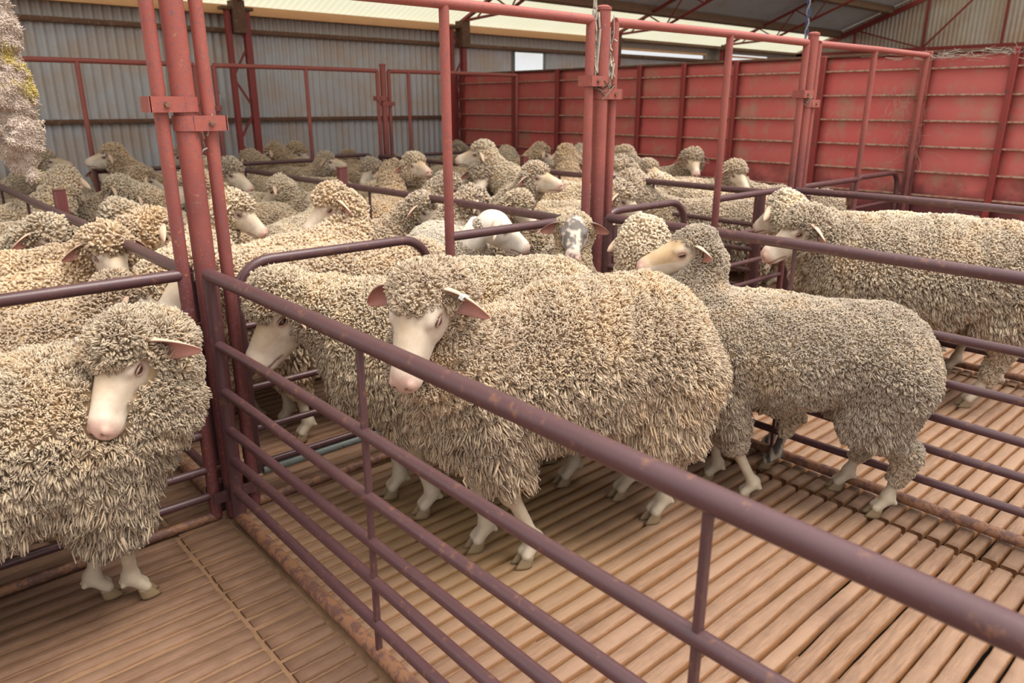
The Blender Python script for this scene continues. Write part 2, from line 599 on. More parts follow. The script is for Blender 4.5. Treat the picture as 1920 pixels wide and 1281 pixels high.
# floor: slatted timber, gratings in runs along X
def build_floor():
    V = []; Q = []; n0 = 0
    runs = [(-2.2, 0.600), (0.606, 0.772), (0.800, 2.50), (2.515, 4.33), (4.345, 6.47), (6.48, 8.2)]
    pitch = 0.056
    for ri, (xa, xb) in enumerate(runs):
        off = rng.uniform(0, pitch)
        for y in np.arange(-1.4 + off, YB - 0.02, pitch):
            w = 0.0445 + rng.uniform(-0.003, 0.003)
            near = y < 3.2
            nx = max(2, int((xb - xa) / (0.04 if near else 0.5)))
            e0 = rng.uniform(-0.006, 0.006) if ri not in (1,) else 0
            xs = np.linspace(xa + 0.002, xb - 0.004 - abs(e0), nx + 1)
            wob = np.convolve(rng.normal(0, 1, nx + 7), np.ones(5) / 5, 'valid')[:nx + 1] * 0.0034
            wob2 = np.convolve(rng.normal(0, 1, nx + 7), np.ones(5) / 5, 'valid')[:nx + 1] * 0.0030
            zt = rng.uniform(-0.0025, 0.0015)
            rc = 0.005
            prof = [(0, -0.03), (0, -rc), (rc, 0), (w - rc * 1.2, 0), (w, -rc), (w, -0.03)]
            P = np.zeros((nx + 1, 6, 3))
            for k, (py, pz) in enumerate(prof):
                P[:, k, 0] = xs
                P[:, k, 1] = y + py + (wob if k < 3 else wob2)
                P[:, k, 2] = pz + zt
            V.append(P.reshape(-1, 3))
            i, j = np.meshgrid(np.arange(nx), np.arange(5), indexing='ij')
            q = np.stack([i * 6 + j, (i + 1) * 6 + j, (i + 1) * 6 + j + 1, i * 6 + j + 1], -1).reshape(-1, 4)[:, ::-1]
            e = nx * 6
            ends = np.array([[0, 5, 4, 1][::-1], [1, 4, 3, 2][::-1], [e, e + 5, e + 4, e + 1], [e + 1, e + 4, e + 3, e + 2]])
            q = np.concatenate([q, ends])
            Q.append(q + n0)
            n0 += len(V[-1])
    V = np.concatenate(V)
    fl = mesh_obj('floor', V, [np.concatenate(Q)], M['floor'], smooth=False)
    fl['kind'] = 'structure'
    b = MB()
    for x in (-2.0, -1.1, 0.0, 0.60, 0.786, 1.65, 2.508, 3.4, 4.34, 5.4, 6.475):
        b.box((x - 0.03, -1.4, -0.12), (x + 0.03, YB, -0.031))
    j = b.build('floor_joists', M['floor'], smooth=False)
    j['kind'] = 'structure'
    b = MB().box((-2.4, -1.8, -0.75), (XG + .3, YB + 1, -0.7))
    g = b.build('floor_ground_below', M['ground'], smooth=False)
    g['kind'] = 'structure'
    # earth floor of the shed bay beyond the red partition
    b = MB().box((8.2, -1.4, -0.72), (XG, YB, -0.02))
    g = b.build('floor_far_bay', M['ground'], smooth=False)
    g['kind'] = 'structure'


build_floor()

# trodden dung and wool litter packing the gaps of the older gratings
def litter():
    nx, ny = 150, 260
    xs = np.linspace(-2.2, 2.50, nx); ys = np.linspace(-1.4, YB - .05, ny)
    X, Y = np.meshgrid(xs, ys, indexing='ij')
    P = np.stack([X.ravel(), Y.ravel(), 0 * X.ravel()], 1)
    lumpy = .5 * np.sin(X * 9 + 2 * np.sin(Y * 5)) * np.sin(Y * 7 + X * 2) + .5 * np.sin(X * 23 + Y * 11) * np.sin(Y * 31 - X * 8)
    wet = np.clip((X - .75) / 1.0, 0, 1) * np.clip((2.1 - Y) / .8, 0, 1)
    Z = -.008 - .030 * wet + .005 * lumpy + rng.normal(0, .0012, X.shape)
    G = np.stack([X, Y, Z], -1).reshape(-1, 3)
    i, j = np.meshgrid(np.arange(nx - 1), np.arange(ny - 1), indexing='ij')
    kp = wet[i, j] + .12 * lumpy[i, j] < .42
    i = i[kp]; j = j[kp]
    Q = np.stack([i * ny + j, (i + 1) * ny + j, (i + 1) * ny + j + 1, i * ny + j + 1], -1).reshape(-1, 4)
    m, nt, b = new_mat('packed_litter')
    v = N(nt, 'ShaderNodeNewGeometry').outputs['Position']
    c = mixc(nt, noise(nt, 30, 6, .7, v), (.16, .085, .045), (.30, .17, .09))
    nt.links.new(c, b.inputs['Base Color'])
    b.inputs['Roughness'].default_value = .95
    bump(nt, b, noise(nt, 90, 5, .7, v), .6, .003)
    o = mesh_obj('floor_litter', G, [Q], m)
    o['kind'] = 'structure'
litter()

# back wall with the little window opening and the slot of daylight under the plate
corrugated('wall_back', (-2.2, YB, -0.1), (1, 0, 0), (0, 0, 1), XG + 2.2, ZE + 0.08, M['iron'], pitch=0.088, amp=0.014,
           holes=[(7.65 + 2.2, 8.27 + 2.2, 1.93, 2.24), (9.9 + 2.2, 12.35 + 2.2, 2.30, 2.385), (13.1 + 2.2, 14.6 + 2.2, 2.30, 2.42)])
# gable end wall (right), follows the roof slope
def gable():
    pitch = 0.076; seg = 6
    ys = np.linspace(YB, -1.0, int((YB + 1) / pitch * seg))
    x = XG + 0.009 * np.sin(ys * 2 * pi / pitch)
    zt = ZE + SL * (YB - ys)
    zt = np.minimum(zt, ZE + SL * (YB - 2.5) - 0.0)
    V = np.concatenate([np.stack([x, ys, np.full_like(ys, -0.1)], 1), np.stack([x, ys, zt], 1)])
    n = len(ys); i = np.arange(n - 1)
    o = mesh_obj('wall_right', V, [np.stack([i, i + 1, n + i + 1, n + i], 1)], M['iron_gable'])
    o['kind'] = 'structure'
gable()
# roof: fibreglass band over the eave, grey iron above it
rv = np.array([0, -1, SL]); rl = np.linalg.norm(rv); rv = rv / rl
eave = np.array([-2.2, YB + 0.18, ZE - 0.07 + 0.0])
corrugated('ceiling_skylight_band', eave, (1, 0, 0), rv, XG + 2.4, 1.18, M['skylight'], pitch=0.085, amp=0.017)
p2 = eave + rv * 1.12 + np.array([0, 0, 0.022])
corrugated('ceiling', p2, (1, 0, 0), rv, XG + 2.4, 1.55, M['iron_roof'], pitch=0.085, amp=0.015)
corrugated('ceiling_skylight_sheets', p2 + rv * 1.50 + np.array([0, 0, 0.022]), (1, 0, 0), rv, XG + 2.4, 2.3, M['skylight'], pitch=0.085, amp=0.015)
corrugated('ceiling_upper', p2 + rv * 3.72 + np.array([0, 0, 0.044]), (1, 0, 0), rv, XG + 2.4, 0.9, M['iron_roof'], pitch=0.085, amp=0.015)

def struct_bar(name, p, q, w, h, mat, up=(0, 0, 1)):
    o = MB().bar(p, q, w, h, up).build(name, mat, smooth=False, bevel=0.004)
    o['kind'] = 'structure'
    return o

struct_bar('trim_1', (-2.2, YB - 0.045, 1.235), (6.42, YB - 0.045, 1.235), 0.07, 0.045, M['girt'])
struct_bar('trim_2', (-2.2, YB - 0.045, 2.165), (XG - .05, YB - 0.045, 2.165), 0.07, 0.05, M['girt'])
struct_bar('trim_3', (-2.2, YB - 0.05, 2.375), (9.7, YB - 0.05, 2.375), 0.08, 0.095, M['plate'])
struct_bar('trim_4', (9.7, YB - 0.05, 2.41), (XG - .05, YB - 0.05, 2.41), 0.08, 0.05, M['plate_dark'])
# white battens edging the slots
for k, (a, b, z) in enumerate([(9.9, 12.4, 2.275), (13.1, 14.6, 2.275)]):
    struct_bar('trim_%d' % (5 + k), (a, YB - 0.03, z), (b, YB - 0.03, z), 0.05, 0.03, M['plate'])
def roof_z(y): return ZE - 0.0 + SL * (YB - y)
for k, (y, dz) in enumerate([(7.62, 0.10), (6.65, 0.10), (5.6, 0.10), (4.6, 0.10)]):
    struct_bar('trim_%d' % (7 + k), (-2.2, y, roof_z(y) - dz + 0.02), (XG - 0.05, y, roof_z(y) - dz + 0.02), 0.07, 0.13, M['plate_dark'], up=(0, SL, 1))

# window in the back wall: plain opening with a thin frame and dusty pane
def window():
    m = bpy.data.materials.new('bright_pane')
    m.use_nodes = True
    nt = m.node_tree
    b = nt.nodes['Principled BSDF']
    b.inputs['Transmission Weight'].default_value = 1.0
    b.inputs['Roughness'].default_value = 0.0
    b.inputs['IOR'].default_value = 1.02
    b.inputs['Base Color'].default_value = (1, 1, 1, 1)
    w = empty('window_1', (7.96, YB, 1.83))
    w['kind'] = 'structure'
    f = MB()
    for a, c in (((-.32, 0), (.32, 0)), ((-.32, .31), (.32, .31))):
        f.bar((a[0], -.02, a[1]), (c[0], -.02, c[1]), 0.03, 0.03)
    for x in (-.31, .31): f.bar((x, -.02, 0), (x, -.02, .31), 0.03, 0.03)
    f.build('window_frame', M['galv'], w)
    MB().box((-.30, -0.008, .01), (.30, -0.004, .30)).build('pane', m, w, smooth=False)
window()


# lattice steel columns carrying the trusses
def column(x, label):
    c = empty('steel_column', (x, YB - 0.28, 0))
    tag(c, label, 'column', 'red steel columns on the back wall')
    top = 2.35
    # two red legs leaning together towards the base, laced
    a0, a1 = (-0.085, 0.0, 0), (-0.15, 0.0, top)
    b0, b1 = (0.085, 0.0, 0), (0.06, 0.0, top)
    MB().bar((-.10, 0, 0), (-.10, 0, top), 0.05, 0.07, (0, 1, 0)).build('leg', M['red_steel'], c, bevel=.004)
    MB().bar((.10, 0, 0), (.10, 0, top), 0.07, 0.07, (0, 1, 0)).build('leg', M['red_steel'], c, bevel=.004)
    n = 7
    for k in range(n):
        z0, z1 = top * k / n, top * (k + 1) / n
        s = 1 if k % 2 else -1
        MB().bar((-.09 * s, 0, z0 + .02), (.09 * s, 0, z1 - .02), 0.02, 0.02, (0, 1, 0)).build('lacing_bar', M['red_steel'], c)
    MB().box((-.17, -.06, top), (.17, .06, top + .03)).build('cap_plate', M['girt'], c)
    return c

column(3.47, 'red steel lattice column on the back wall behind the left pens')
column(6.42, 'dark red steel column where the back wall meets the red partition')
column(9.55, 'steel column on the back wall, just past the bright window')
column(12.65, 'short visible steel column beyond the red partition under the roof slot')


def truss(x, label, y0=8.30, y1=3.2, dp=0.30):
    t = empty('roof_truss', (x, y0, roof_z(y0) - 0.12))
    tag(t, label, 'truss', 'red roof trusses')
    L = y0 - y1
    def T(s): return np.array([0, -s, SL * s])
    def B(s):
        k = min(1, s / 0.9)
        return np.array([0, -s, SL * s - dp * k - 0.0])
    MB().bar(T(-0.1), T(L), 0.05, 0.035, (0, SL, 1)).build('top_chord', M['red_steel'], t)
    MB().tube([B(0), B(.9)], 0.018, 8).build('bottom_chord', M['red_steel'], t)
    MB().tube([B(.9), B(L)], 0.020, 8).build('bottom_chord', M['red_steel'], t)
    ss = np.arange(0.3, L, 0.33)
    for k in range(len(ss) - 1):
        p = T(ss[k]) if k % 2 else B(ss[k])
        q = B(ss[k + 1]) if k % 2 else T(ss[k + 1])
        MB().tube([p, q], 0.011, 6).build('web_bar', M['red_steel'], t)
    MB().bar(T(0.0), T(0) + np.array([0, 0, -.32]), 0.12, 0.16, (0, 1, 0)).build('knee_plate', M['girt'], t)
    return t

truss(3.47, 'roof truss above the left lattice column, only its foot in view')
truss(6.5, 'roof truss rising over the corner of the red partition')
truss(9.55, 'red roof truss behind the middle tall gate post')
truss(12.65, 'red roof truss nearest the gable end')

def gable_truss():
    t = empty('gable_frame', (XG - 0.12, 8.3, 2.4))
    tag(t, 'red steel frame lining the corrugated gable end wall', 'frame')
    def T(s): return np.array([0, -s, SL * s + 0.02])
    MB().bar(T(-.2), T(5.6), 0.06, 0.08, (0, SL, 1)).build('rafter', M['red_steel'], t)
    MB().bar((0, .2, -0.02), (0, -8.2, -0.02), 0.06, 0.07).build('bottom_chord', M['red_steel'], t)
    for s in (1.0, 2.3, 3.6, 4.9):
        MB().bar((0, -s, 0), T(s), 0.03, 0.04, (0, 1, 0)).build('web_bar', M['red_steel'], t)
    for s, e in ((1.0, 2.3), (2.3, 1.0), (3.6, 2.3), (2.3, 3.6), (4.9, 3.6)):
        if s < e: MB().bar((0, -s, 0) if (s == 2.3) else T(s), T(e) if s == 2.3 else (0, -e, 0), 0.025, 0.03, (0, 1, 0)).build('web_bar', M['red_steel'], t)
gable_truss()

# ------------------------------------------------------------------ red partition
VY = [8.42, 7.26, 6.49, 5.27, 4.71, 4.12, 3.27, 2.44, 1.84, 0.9]
RIBZ = [1.665, 1.47, 1.275, 1.08, 0.885, 0.70, 0.50, 0.30, 0.12]
bay_words = ['in the far corner against the steel column', 'second bay from the far corner, under the bright window',
             'third bay from the far corner', 'fourth bay from the far corner, behind the middle tall posts',
             'fifth bay from the far corner, right of the middle tall posts',
             'sixth bay from the far corner, with a dusty brown patch',
             'seventh bay from the far corner, left of the cobwebbed post',
             'bay right of the thick cobwebbed end post', 'last bay of the partition at the right edge']
for i in range(9):
    ya, yb = VY[i], VY[i + 1]
    p = empty('partition_panel', (XR, (ya + yb) / 2, 0))
    tag(p, 'red painted ribbed steel partition panel, ' + bay_words[i], 'wall panel', 'bays of the red sheet partition')
    h = (ya - yb) / 2
    nz = 40; ny = 10
    zz = np.linspace(0.0, 1.775, nz); yy = np.linspace(-h, h, ny)
    xx = 0.004 * np.sin(zz * 2 * pi / 0.195)[None, :] + rng.normal(0, 0.0015, (ny, nz)) + 0.012
    G = np.zeros((ny, nz, 3)); G[..., 0] = xx; G[..., 1] = yy[:, None]; G[..., 2] = zz[None, :]
    a, b = np.meshgrid(np.arange(ny - 1), np.arange(nz - 1), indexing='ij')
    Q = np.stack([a * nz + b, (a + 1) * nz + b, (a + 1) * nz + b + 1, a * nz + b + 1], -1).reshape(-1, 4)
    sh = mesh_obj('sheet', G.reshape(-1, 3), [Q], M['red'], p)
    so = sh.modifiers.new('thickness', 'SOLIDIFY'); so.thickness = 0.004
    for z in RIBZ:
        MB().bar((-.004, -h, z), (-.004, h, z), 0.030, 0.014).build('rib', M['red_rib'], p, bevel=.003)
    MB().bar((0.0, -h, 1.785), (0.0, h, 1.785), 0.05, 0.02).build('top_edge', M['girt'], p, bevel=.003)
for k, y in enumerate(VY[:-1]):
    thick = abs(y - 2.44) < .01
    p = empty('partition_post', (XR - 0.03, y, 0))
    tag(p, ['flat red post in the far corner of the partition', 'thin red post under the bright window',
            'red partition post left of the middle tall posts', 'red partition post just right of the middle tall posts',
            'red partition post between the fourth and fifth bays', 'red partition post level with the upright of the middle gate frame',
            'red partition post between the two tall right-hand frames', 'thick dusty red end post hung with cobwebs',
            'slanting dark-edged red post near the right edge'][k], 'post', 'posts of the red partition')
    w = 0.075 if thick else 0.045
    MB().bar((0, 0, 0), (0, 0, 1.79), 0.035, w, (0, 1, 0)).build('upright_bar', M['red_steel'] if not thick else M['post'], p, bevel=.004)
    if thick:
        for z in (.5, 1.0, 1.45): MB().bar((-.02, -.045, z), (-.02, .045, z), .03, .03).build('clip', M['rail_dusty'], p)

# low timber bits and cobwebs on top of the partition
def webs(name, n, a, b, spread, r, mat, label, cat, sag=0.03):
    mb = MB()
    a = np.array(a); b = np.array(b)
    for k in range(n):
        t = rng.uniform(0, 1); p = a + (b - a) * t + rng.normal(0, 1, 3) * spread
        q = p + rng.normal(0, 1, 3) * spread * 1.6
        mid = (p + q) / 2 + rng.normal(0, 1, 3) * spread * .5 - np.array([0, 0, sag * rng.uniform(0, 1)])
        mb.tube([p, (p + mid) / 2 + rng.normal(0, .1, 3) * spread, mid, q], r * rng.uniform(.5, 1.4), 5, cap=False)
    o = mb.build(name, mat)
    tag(o, label, cat, kind='stuff')
    return o

webs('cobweb', 110, (XR - .05, 2.75, 1.765), (XR - .05, 1.2, 1.765), np.array([.008, .07, .014]), .0016, M['web'],
     'grey wool-clogged cobwebs trailing along the partition top at right', 'cobweb')
webs('cobweb', 40, (XR - .09, 2.62, 1.5), (XR - .09, 2.36, 1.05), np.array([.015, .05, .06]), .0007, M['web'],
     'fine cobwebs around the thick end post of the partition', 'cobweb')


# ------------------------------------------------------------------ yard fences
GZ = [0.89, 0.66, 0.495, 0.365, 0.25, 0.125]      # rail heights of the yard gates

def gate(y_from, y_to, x, label, ups, hang='high', bottom=True, mat='rail', top=.89, hinges=True):
    """long straight gate running along Y in the plane X = x"""
    g = empty('yard_gate', (x, y_from, 0))
    tag(g, label, 'gate', 'long straight sheep yard gates')
    L = y_to - y_from
    rm = M[mat]
    sg = 1 if L > 0 else -1
    MB().tube([(0, t * L, top + 0.003 * sin(t * 7)) for t in np.linspace(0, 1, 9)], 0.021, 18).build('top_rail', rm, g)
    for k, z in enumerate(GZ[1:]):
        MB().tube([(0, t * L, z + 0.004 * sin(t * 9 + k * 2)) for t in np.linspace(0, 1, 9)], 0.0155, 14).build('rail', rm, g)
    if bottom:
        MB().tube([(0, t * L, 0.027 + 0.002 * sin(t * 5)) for t in np.linspace(0, 1, 7)], 0.020, 14).build('bottom_rail', M['rail_dusty'], g)
    for yy in (0, L):
        MB().tube([(0, yy, 0.02), (0, yy, .3), (0, yy, .6), (0, yy, top)], 0.021, 16).build('end_post', rm, g)
    for u in ups:
        MB().bar((0, u - y_from, 0.02), (0, u - y_from, top - .015), 0.016, 0.012, (0, 1, 0)).build('upright', rm, g, bevel=.002)
    return g

XA, XB, XC = 0.797, 2.66, 4.42
gate(2.335, -0.75, XA, 'maroon pipe gate crossing the foreground, between camera and the small pen', [1.42, 0.49, -0.4])
gate(2.31, -0.6, XB, 'maroon pipe gate between the small pen and the pen at right', [1.37, 0.44, -.3])
gate(2.31, -0.2, XC, 'far straight gate at right, behind the two big sheep in the right pen', [1.4, 0.5])
gate(2.50, F2 - .1, 0.785, 'long fence away from the left tall posts into the crowded left pens', [3.4, 4.3, 5.2, 6.1], top=.87)
gate(2.50, F2 - .1, 2.565, 'long fence running from the middle tall posts back through the mob', [3.4, 4.3, 5.5, 6.3], top=.87)
gate(2.50, F2 - .1, 4.33, 'long fence running from the right tall posts back through the mob', [3.35, 4.3, 5.2, 6.1], top=.87)


def round_gate(x0, x1, y, label, z1=.885, zs=(.66, .43, .27, .13), low='galv'):
    """swing gate with rounded top corners, in the plane Y = y"""
    g = empty('swing_gate', (x0, y, 0))
    tag(g, label, 'gate', 'round cornered swing gates')
    L = x1 - x0; r = 0.13
    pts = [(0, 0, 0.10), (0, 0, .4), (0, 0, z1 - r)]
    pts += [tuple(p) for p in arc_pts((r, 0, z1 - r), r, pi, pi / 2, (1, 0, 0), (0, 0, 1))]
    pts += [(L / 2, 0, z1)]
    pts += [tuple(p) for p in arc_pts((L - r, 0, z1 - r), r, pi / 2, 0, (1, 0, 0), (0, 0, 1))]
    pts += [(L, 0, .4), (L, 0, 0.10)]
    MB().tube(pts, 0.019, 16).build('frame', M['rail'], g)
    for z in zs:
        MB().tube([(0, 0, z), (L, 0, z)], 0.013, 12).build('rail', M['rail'], g)
    MB().tube([(0.02, 0, .10), (L, 0, .10)], 0.018, 12).build('bottom_rail', M[low], g)
    for z in (.72, .2):
        MB().tube([(-.03, 0, z - .03), (-.03, 0, z + .03)], 0.017, 12).build('hinge', M['rail_dusty'], g)
    return g


def tall_frame(x0, x1, xm, y, side, label, ztop=1.755, zmid=.885, left_open=False):
    """walk-through frame: two tall thin posts under a top rail, an upright xm, low rails filling one side"""
    g = empty('tall_frame', (x0, y, 0))
    tag(g, label, 'fence frame', 'tall walk-through yard frames')
    L = x1 - x0; m_ = xm - x0
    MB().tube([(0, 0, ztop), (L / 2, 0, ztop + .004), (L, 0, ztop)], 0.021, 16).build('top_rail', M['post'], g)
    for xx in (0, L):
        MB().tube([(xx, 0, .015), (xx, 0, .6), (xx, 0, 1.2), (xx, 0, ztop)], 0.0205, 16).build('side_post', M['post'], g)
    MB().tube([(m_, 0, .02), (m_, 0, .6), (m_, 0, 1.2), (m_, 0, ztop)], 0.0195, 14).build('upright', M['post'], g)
    a, b = (m_, L) if side > 0 else (0, m_)
    MB().tube([(a, 0, zmid), (b, 0, zmid)], 0.019, 14).build('mid_rail', M['rail'], g)
    for z in (.66, .47, .33, .2, .10):
        MB().tube([(a, 0, z), (b, 0, z)], 0.0145, 12).build('rail', M['rail'], g)
    MB().tube([(0, 0, .018), (L, 0, .018)], 0.0175, 12).build('bottom_rail', M['rail_dusty'], g)
    return g


def corner_post(x, y, ztop, label, r=0.034, band=1.36, bands=True, cap=True):
    p = empty('corner_post', (x, y, 0))
    tag(p, label, 'post', 'big yard corner posts')
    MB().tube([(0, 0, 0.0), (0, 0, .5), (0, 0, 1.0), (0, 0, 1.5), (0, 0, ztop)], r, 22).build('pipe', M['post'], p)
    if cap: MB().tube([(0, 0, ztop), (0, 0, ztop + .012), (0, 0, ztop + .02)], r, 18, rs=[r * 1.12, r * 1.12, r * .6]).build('cap', M['post'], p)
    if bands:
        for s, z in ((-1, band), (1, band - .055)):
            b = MB()
            b.bar((s * .01, -r - .003, z), (s * (r + .075), -r - .003, z), 0.006, .045)
            b.bar((s * .01, r + .003, z), (s * (r + .075), r + .003, z), 0.006, .045)
            b.bar((s * (r + .075), -r - .006, z), (s * (r + .075), r + .006, z), 0.006, .045)
            b.tube([(0, 0, z - .022), (0, 0, z + .022)], r + .006, 18, cap=False)
            b.build('clamp', M['post'], p)
            MB().tube([(s * (r + .028), -r - .014, z), (s * (r + .028), r + .014, z)], 0.009, 6).build('bolt', M['rail_dusty'], p)
        for z in (.10,):
            b = MB()
            for s in (-1, 1):
                b.bar((s * .01, -r - .002, z), (s * (r + .05), -r - .002, z), 0.006, .04)
                b.bar((s * .01, r + .002, z), (s * (r + .05), r + .002, z), 0.006, .04)
            b.tube([(0, 0, z - .02), (0, 0, z + .02)], r + .005, 16, cap=False)
            b.build('clamp', M['rail'], p)
    return p

C0, C1, C2, C3 = 0.815, 2.685, 4.60, 6.45
corner_post(C0, F1, 2.6, 'thick salmon red corner post at left with a bolted clamp, rising out of frame', 0.034, 1.40, cap=False)
corner_post(C1, F1, 1.80, 'thick red corner post in the middle with capped top and tangled wire', 0.033, 1.50)
corner_post(C2, F1, 1.80, 'tall red corner post right of centre, above the right-hand sheep heads', 0.032, 1.46)
tall_frame(-1.12, 0.745, -0.2, F1, 1, 'tall pipe frame left of the thick left post, wool hung on its top rail')
tall_frame(0.885, 2.605, 1.80, F1, 1, 'tall pipe frame between the left and the middle corner posts')
tall_frame(2.765, 4.525, 3.70, F1, 1, 'tall pipe frame between the middle and right corner posts')
tall_frame(4.675, 6.38, 5.47, F1, -1, 'tall pipe frame between the right corner post and the partition')
round_gate(0.93, 1.735, F1 + .06, 'round cornered swing gate behind the small pen, left side')
round_gate(2.80, 3.50, F1 + .07, 'round cornered swing gate just right of the middle corner post')
round_gate(5.52, 6.32, F1 + .05, 'round cornered swing gate beside the red partition')
# stub post beside the left corner with hinge rings
def hinge_post(x, y, label, top=.84):
    p = empty('hinge_post', (x, y, 0))
    tag(p, label, 'post', 'short gate hinge posts')
    V = MB().tube([(0, 0, 0), (0, 0, .4), (0, 0, top)], 0.020, 16, cap=False)
    V.tube([(0, 0, .0), (0, 0, top)], 0.016, 16, cap=False)
    V.build('pipe', M['rail'], p)
    for z in (.70, .62, .57, .17, .12):
        MB().tube([(0, 0, z - .006), (0, 0, z + .006)], 0.03, 14).build('hinge_ring', M['rail_dusty'], p)
hinge_post(C0 - .025, F1 + .075, 'short open-topped hinge post behind the thick left corner post')
hinge_post(C1 + .06, F1 - .06, 'short hinge post at the foot of the middle corner post')
hinge_post(C2 + .02, F1 - .075, 'short hinge post at the foot of the right corner post')

# second line of tall frames further back
D0, D1, D2 = 0.80, 2.61, 4.48
corner_post(D1, F2, 1.77, 'distant red corner post in front of the left lattice column', 0.032, 1.42)
corner_post(D2, F2, 1.79, 'distant red corner post left of the middle, in front of grey iron', 0.032, 1.46)
tall_frame(0.85, 2.53, 1.6, F2, 1, 'distant tall frame at left, its top rail running behind the near posts', 1.735, .86)
tall_frame(2.70, 4.41, 3.6, F2, -1, 'distant tall frame between the two distant corner posts', 1.735, .86)
tall_frame(4.55, 6.38, 4.80, F2, 1, 'distant tall frame from the distant middle post to the red partition', 1.735, .86)
round_gate(3.65, 4.36, F2 + .05, 'distant round cornered swing gate left of the distant middle post')

# thick square mid posts on the fences
def square_post(x, y, h, label):
    p = empty('square_post', (x, y, 0))
    tag(p, label, 'post', 'square steel posts in the mob')
    MB().bar((0, 0, 0), (0, 0, h), .055, .055, (0, 1, 0)).build('upright_bar', M['dark_red'], p, bevel=.006)
    MB().box((-.03, -.03, h), (.03, .03, h + .006)).build('cap', M['rail_dusty'], p)
square_post(0.82, 4.45, .98, 'square red post standing among the sheep at far left')
square_post(2.55, 4.62, .99, 'square red post standing among the sheep, left of centre')
square_post(4.33, 4.72, .98, 'square dark red post among the sheep before the red partition')
square_post(4.36, 2.52, .88, 'square dark post beside the grey sheep flank near the right posts')
for x, y, l in ((0.2, 5.9, 'thin leaning maroon post behind the hanging wool'),):
    p = MB().tube([(x, y, 0), (x - .02, y, 1.02)], .02, 12).build('thin_post', M['rail']); tag(p, l, 'post')

# tangled wire and caught wool at the middle post
def tangle(c, n, rad, r, mat, name, label, cat, zs=0.5, seed=3):
    rg = np.random.default_rng(seed)
    mb = MB()
    for k in range(n):
        a0 = rg.uniform(0, 6.28); R0 = rad * rg.uniform(.5, 1.1)
        pts = []
        for t in np.linspace(0, 1, 14):
            a = a0 + t * rg.uniform(3.0, 6.0)
            pts.append(np.array(c) + np.array([cos(a) * R0, sin(a) * R0 * .9, (t - .5) * rad * zs * 2 + sin(a * 2.3 + k) * rad * .35]))
        mb.tube(pts, r, 5)
    o = mb.build(name, mat)
    tag(o, label, cat)
    return o
tangle((C1 - .01, F1, 1.475), 7, .068, .003, M['wire'], 'wire_tangle', 'rusty wire tangled round the middle corner post', 'wire')
tangle((C2 - .03, F1, 1.44), 3, .06, .003, M['wire'], 'wire_tangle', 'loop of rusty wire round the right corner post', 'wire', seed=5)
rng = np.random.default_rng(21)
webs('caught_wool', 70, (C1 - .05, F1, 1.50), (C1 - .05, F1, 1.76), np.array([.006, .006, .05]), .004, M['web'],
     'pale wool strands caught on the middle post, left side', 'wool')
webs('caught_wool', 50, (C1 + .055, F1, 1.50), (C1 + .055, F1, 1.68), np.array([.006, .006, .04]), .004, M['web'],
     'pale wool strands caught on the middle post, right side', 'wool')
webs('caught_wool', 14, (C0 + .05, F1 - .01, 1.28), (C0 + .05, F1, 1.34), np.array([.012, .006, .02]), .002, M['web'],
     'small wisp of wool below the clamp on the left post', 'wool')

# rope, notice, timber rack beyond the partition
def rope():
    mb = MB()
    p = [(11.2, 6.0, z) for z in np.linspace(2.2, 3.4, 26)]
    for ph in (0,):
        mb.tube([(x + .02 * cos(i * 1.1 + ph) + .015 * sin(i * .3), y + .02 * sin(i * 1.1 + ph), z) for i, (x, y, z) in enumerate(p)], .012, 7)
    g = empty('rope', (0, 0, 0))
    tag(g, 'blue and white rope hanging from the roof beyond the partition', 'rope')
    mb.build('strand', M['rope'], g)
    mb = MB()
    mb.tube([(x + .02 * cos(i * 1.1 + pi) + .015 * sin(i * .3), y + .02 * sin(i * 1.1 + pi), z) for i, (x, y, z) in enumerate(p)], .010, 7)
    mb.build('strand', M['paper'], g)
rope()
o = MB().box((3.17, YB - .12, 1.24), (3.27, YB - .105, 1.50)).build('notice', M['paper'], smooth=False)
tag(o, 'small white notice on the back wall beside the left lattice column', 'notice')
def rack():
    g = empty('timber_rack', (9.2, 2.9, 1.72))
    tag(g, 'light timber slatted rack showing above the partition at right', 'rack')
    for k in range(9):
        MB().bar((0, -.5 + k * .13, 0), (0.0, -.42 + k * .13, .2), .02, .02, (1, 0, 0)).build('slat', M['plate'], g)
    MB().bar((0, -.55, .2), (0, .65, .2), .03, .03).build('rail', M['plate'], g)
    MB().bar((0, -.55, 0), (0, .65, 0), .03, .03).build('rail', M['plate'], g)
rack()


# ------------------------------------------------------------------ sheep: implicit surfaces
def smin(a, b, k):
    h = np.clip(0.5 + 0.5 * (b - a) / k, 0, 1)
    return b + (a - b) * h - k * h * (1 - h)


def cap_sdf(P, a, b, ra, rb):
    a = np.asarray(a, np.float32); b = np.asarray(b, np.float32)
    ab = b - a
    t = np.clip(((P - a) @ ab) / (ab @ ab + 1e-12), 0, 1)
    c = a + t[:, None] * ab
    return np.linalg.norm(P - c, axis=1) - (ra + (rb - ra) * t)


def ell_sdf(P, c, r):
    q = P - np.asarray(c, np.float32)
    r = np.asarray(r, np.float32)
    k0 = np.linalg.norm(q / r, axis=1)
    k1 = np.linalg.norm(q / (r * r), axis=1) + 1e-9
    return k0 * (k0 - 1) / k1


def lump(P, amp, wl, ph=0.0):
    f = 2 * pi / wl
    x, y, z = P[:, 0], P[:, 1], P[:, 2]
    return amp * (np.sin(f * x + 1.3 * np.sin(f * .7 * y + ph) + ph) * np.sin(f * y * 1.1 + 1.7 * ph) * .5
                  + .5 * np.sin(f * z * 1.2 + 1.1 * np.sin(f * .8 * x + ph * 2)) * np.sin(f * (x - y) * .9 + ph))


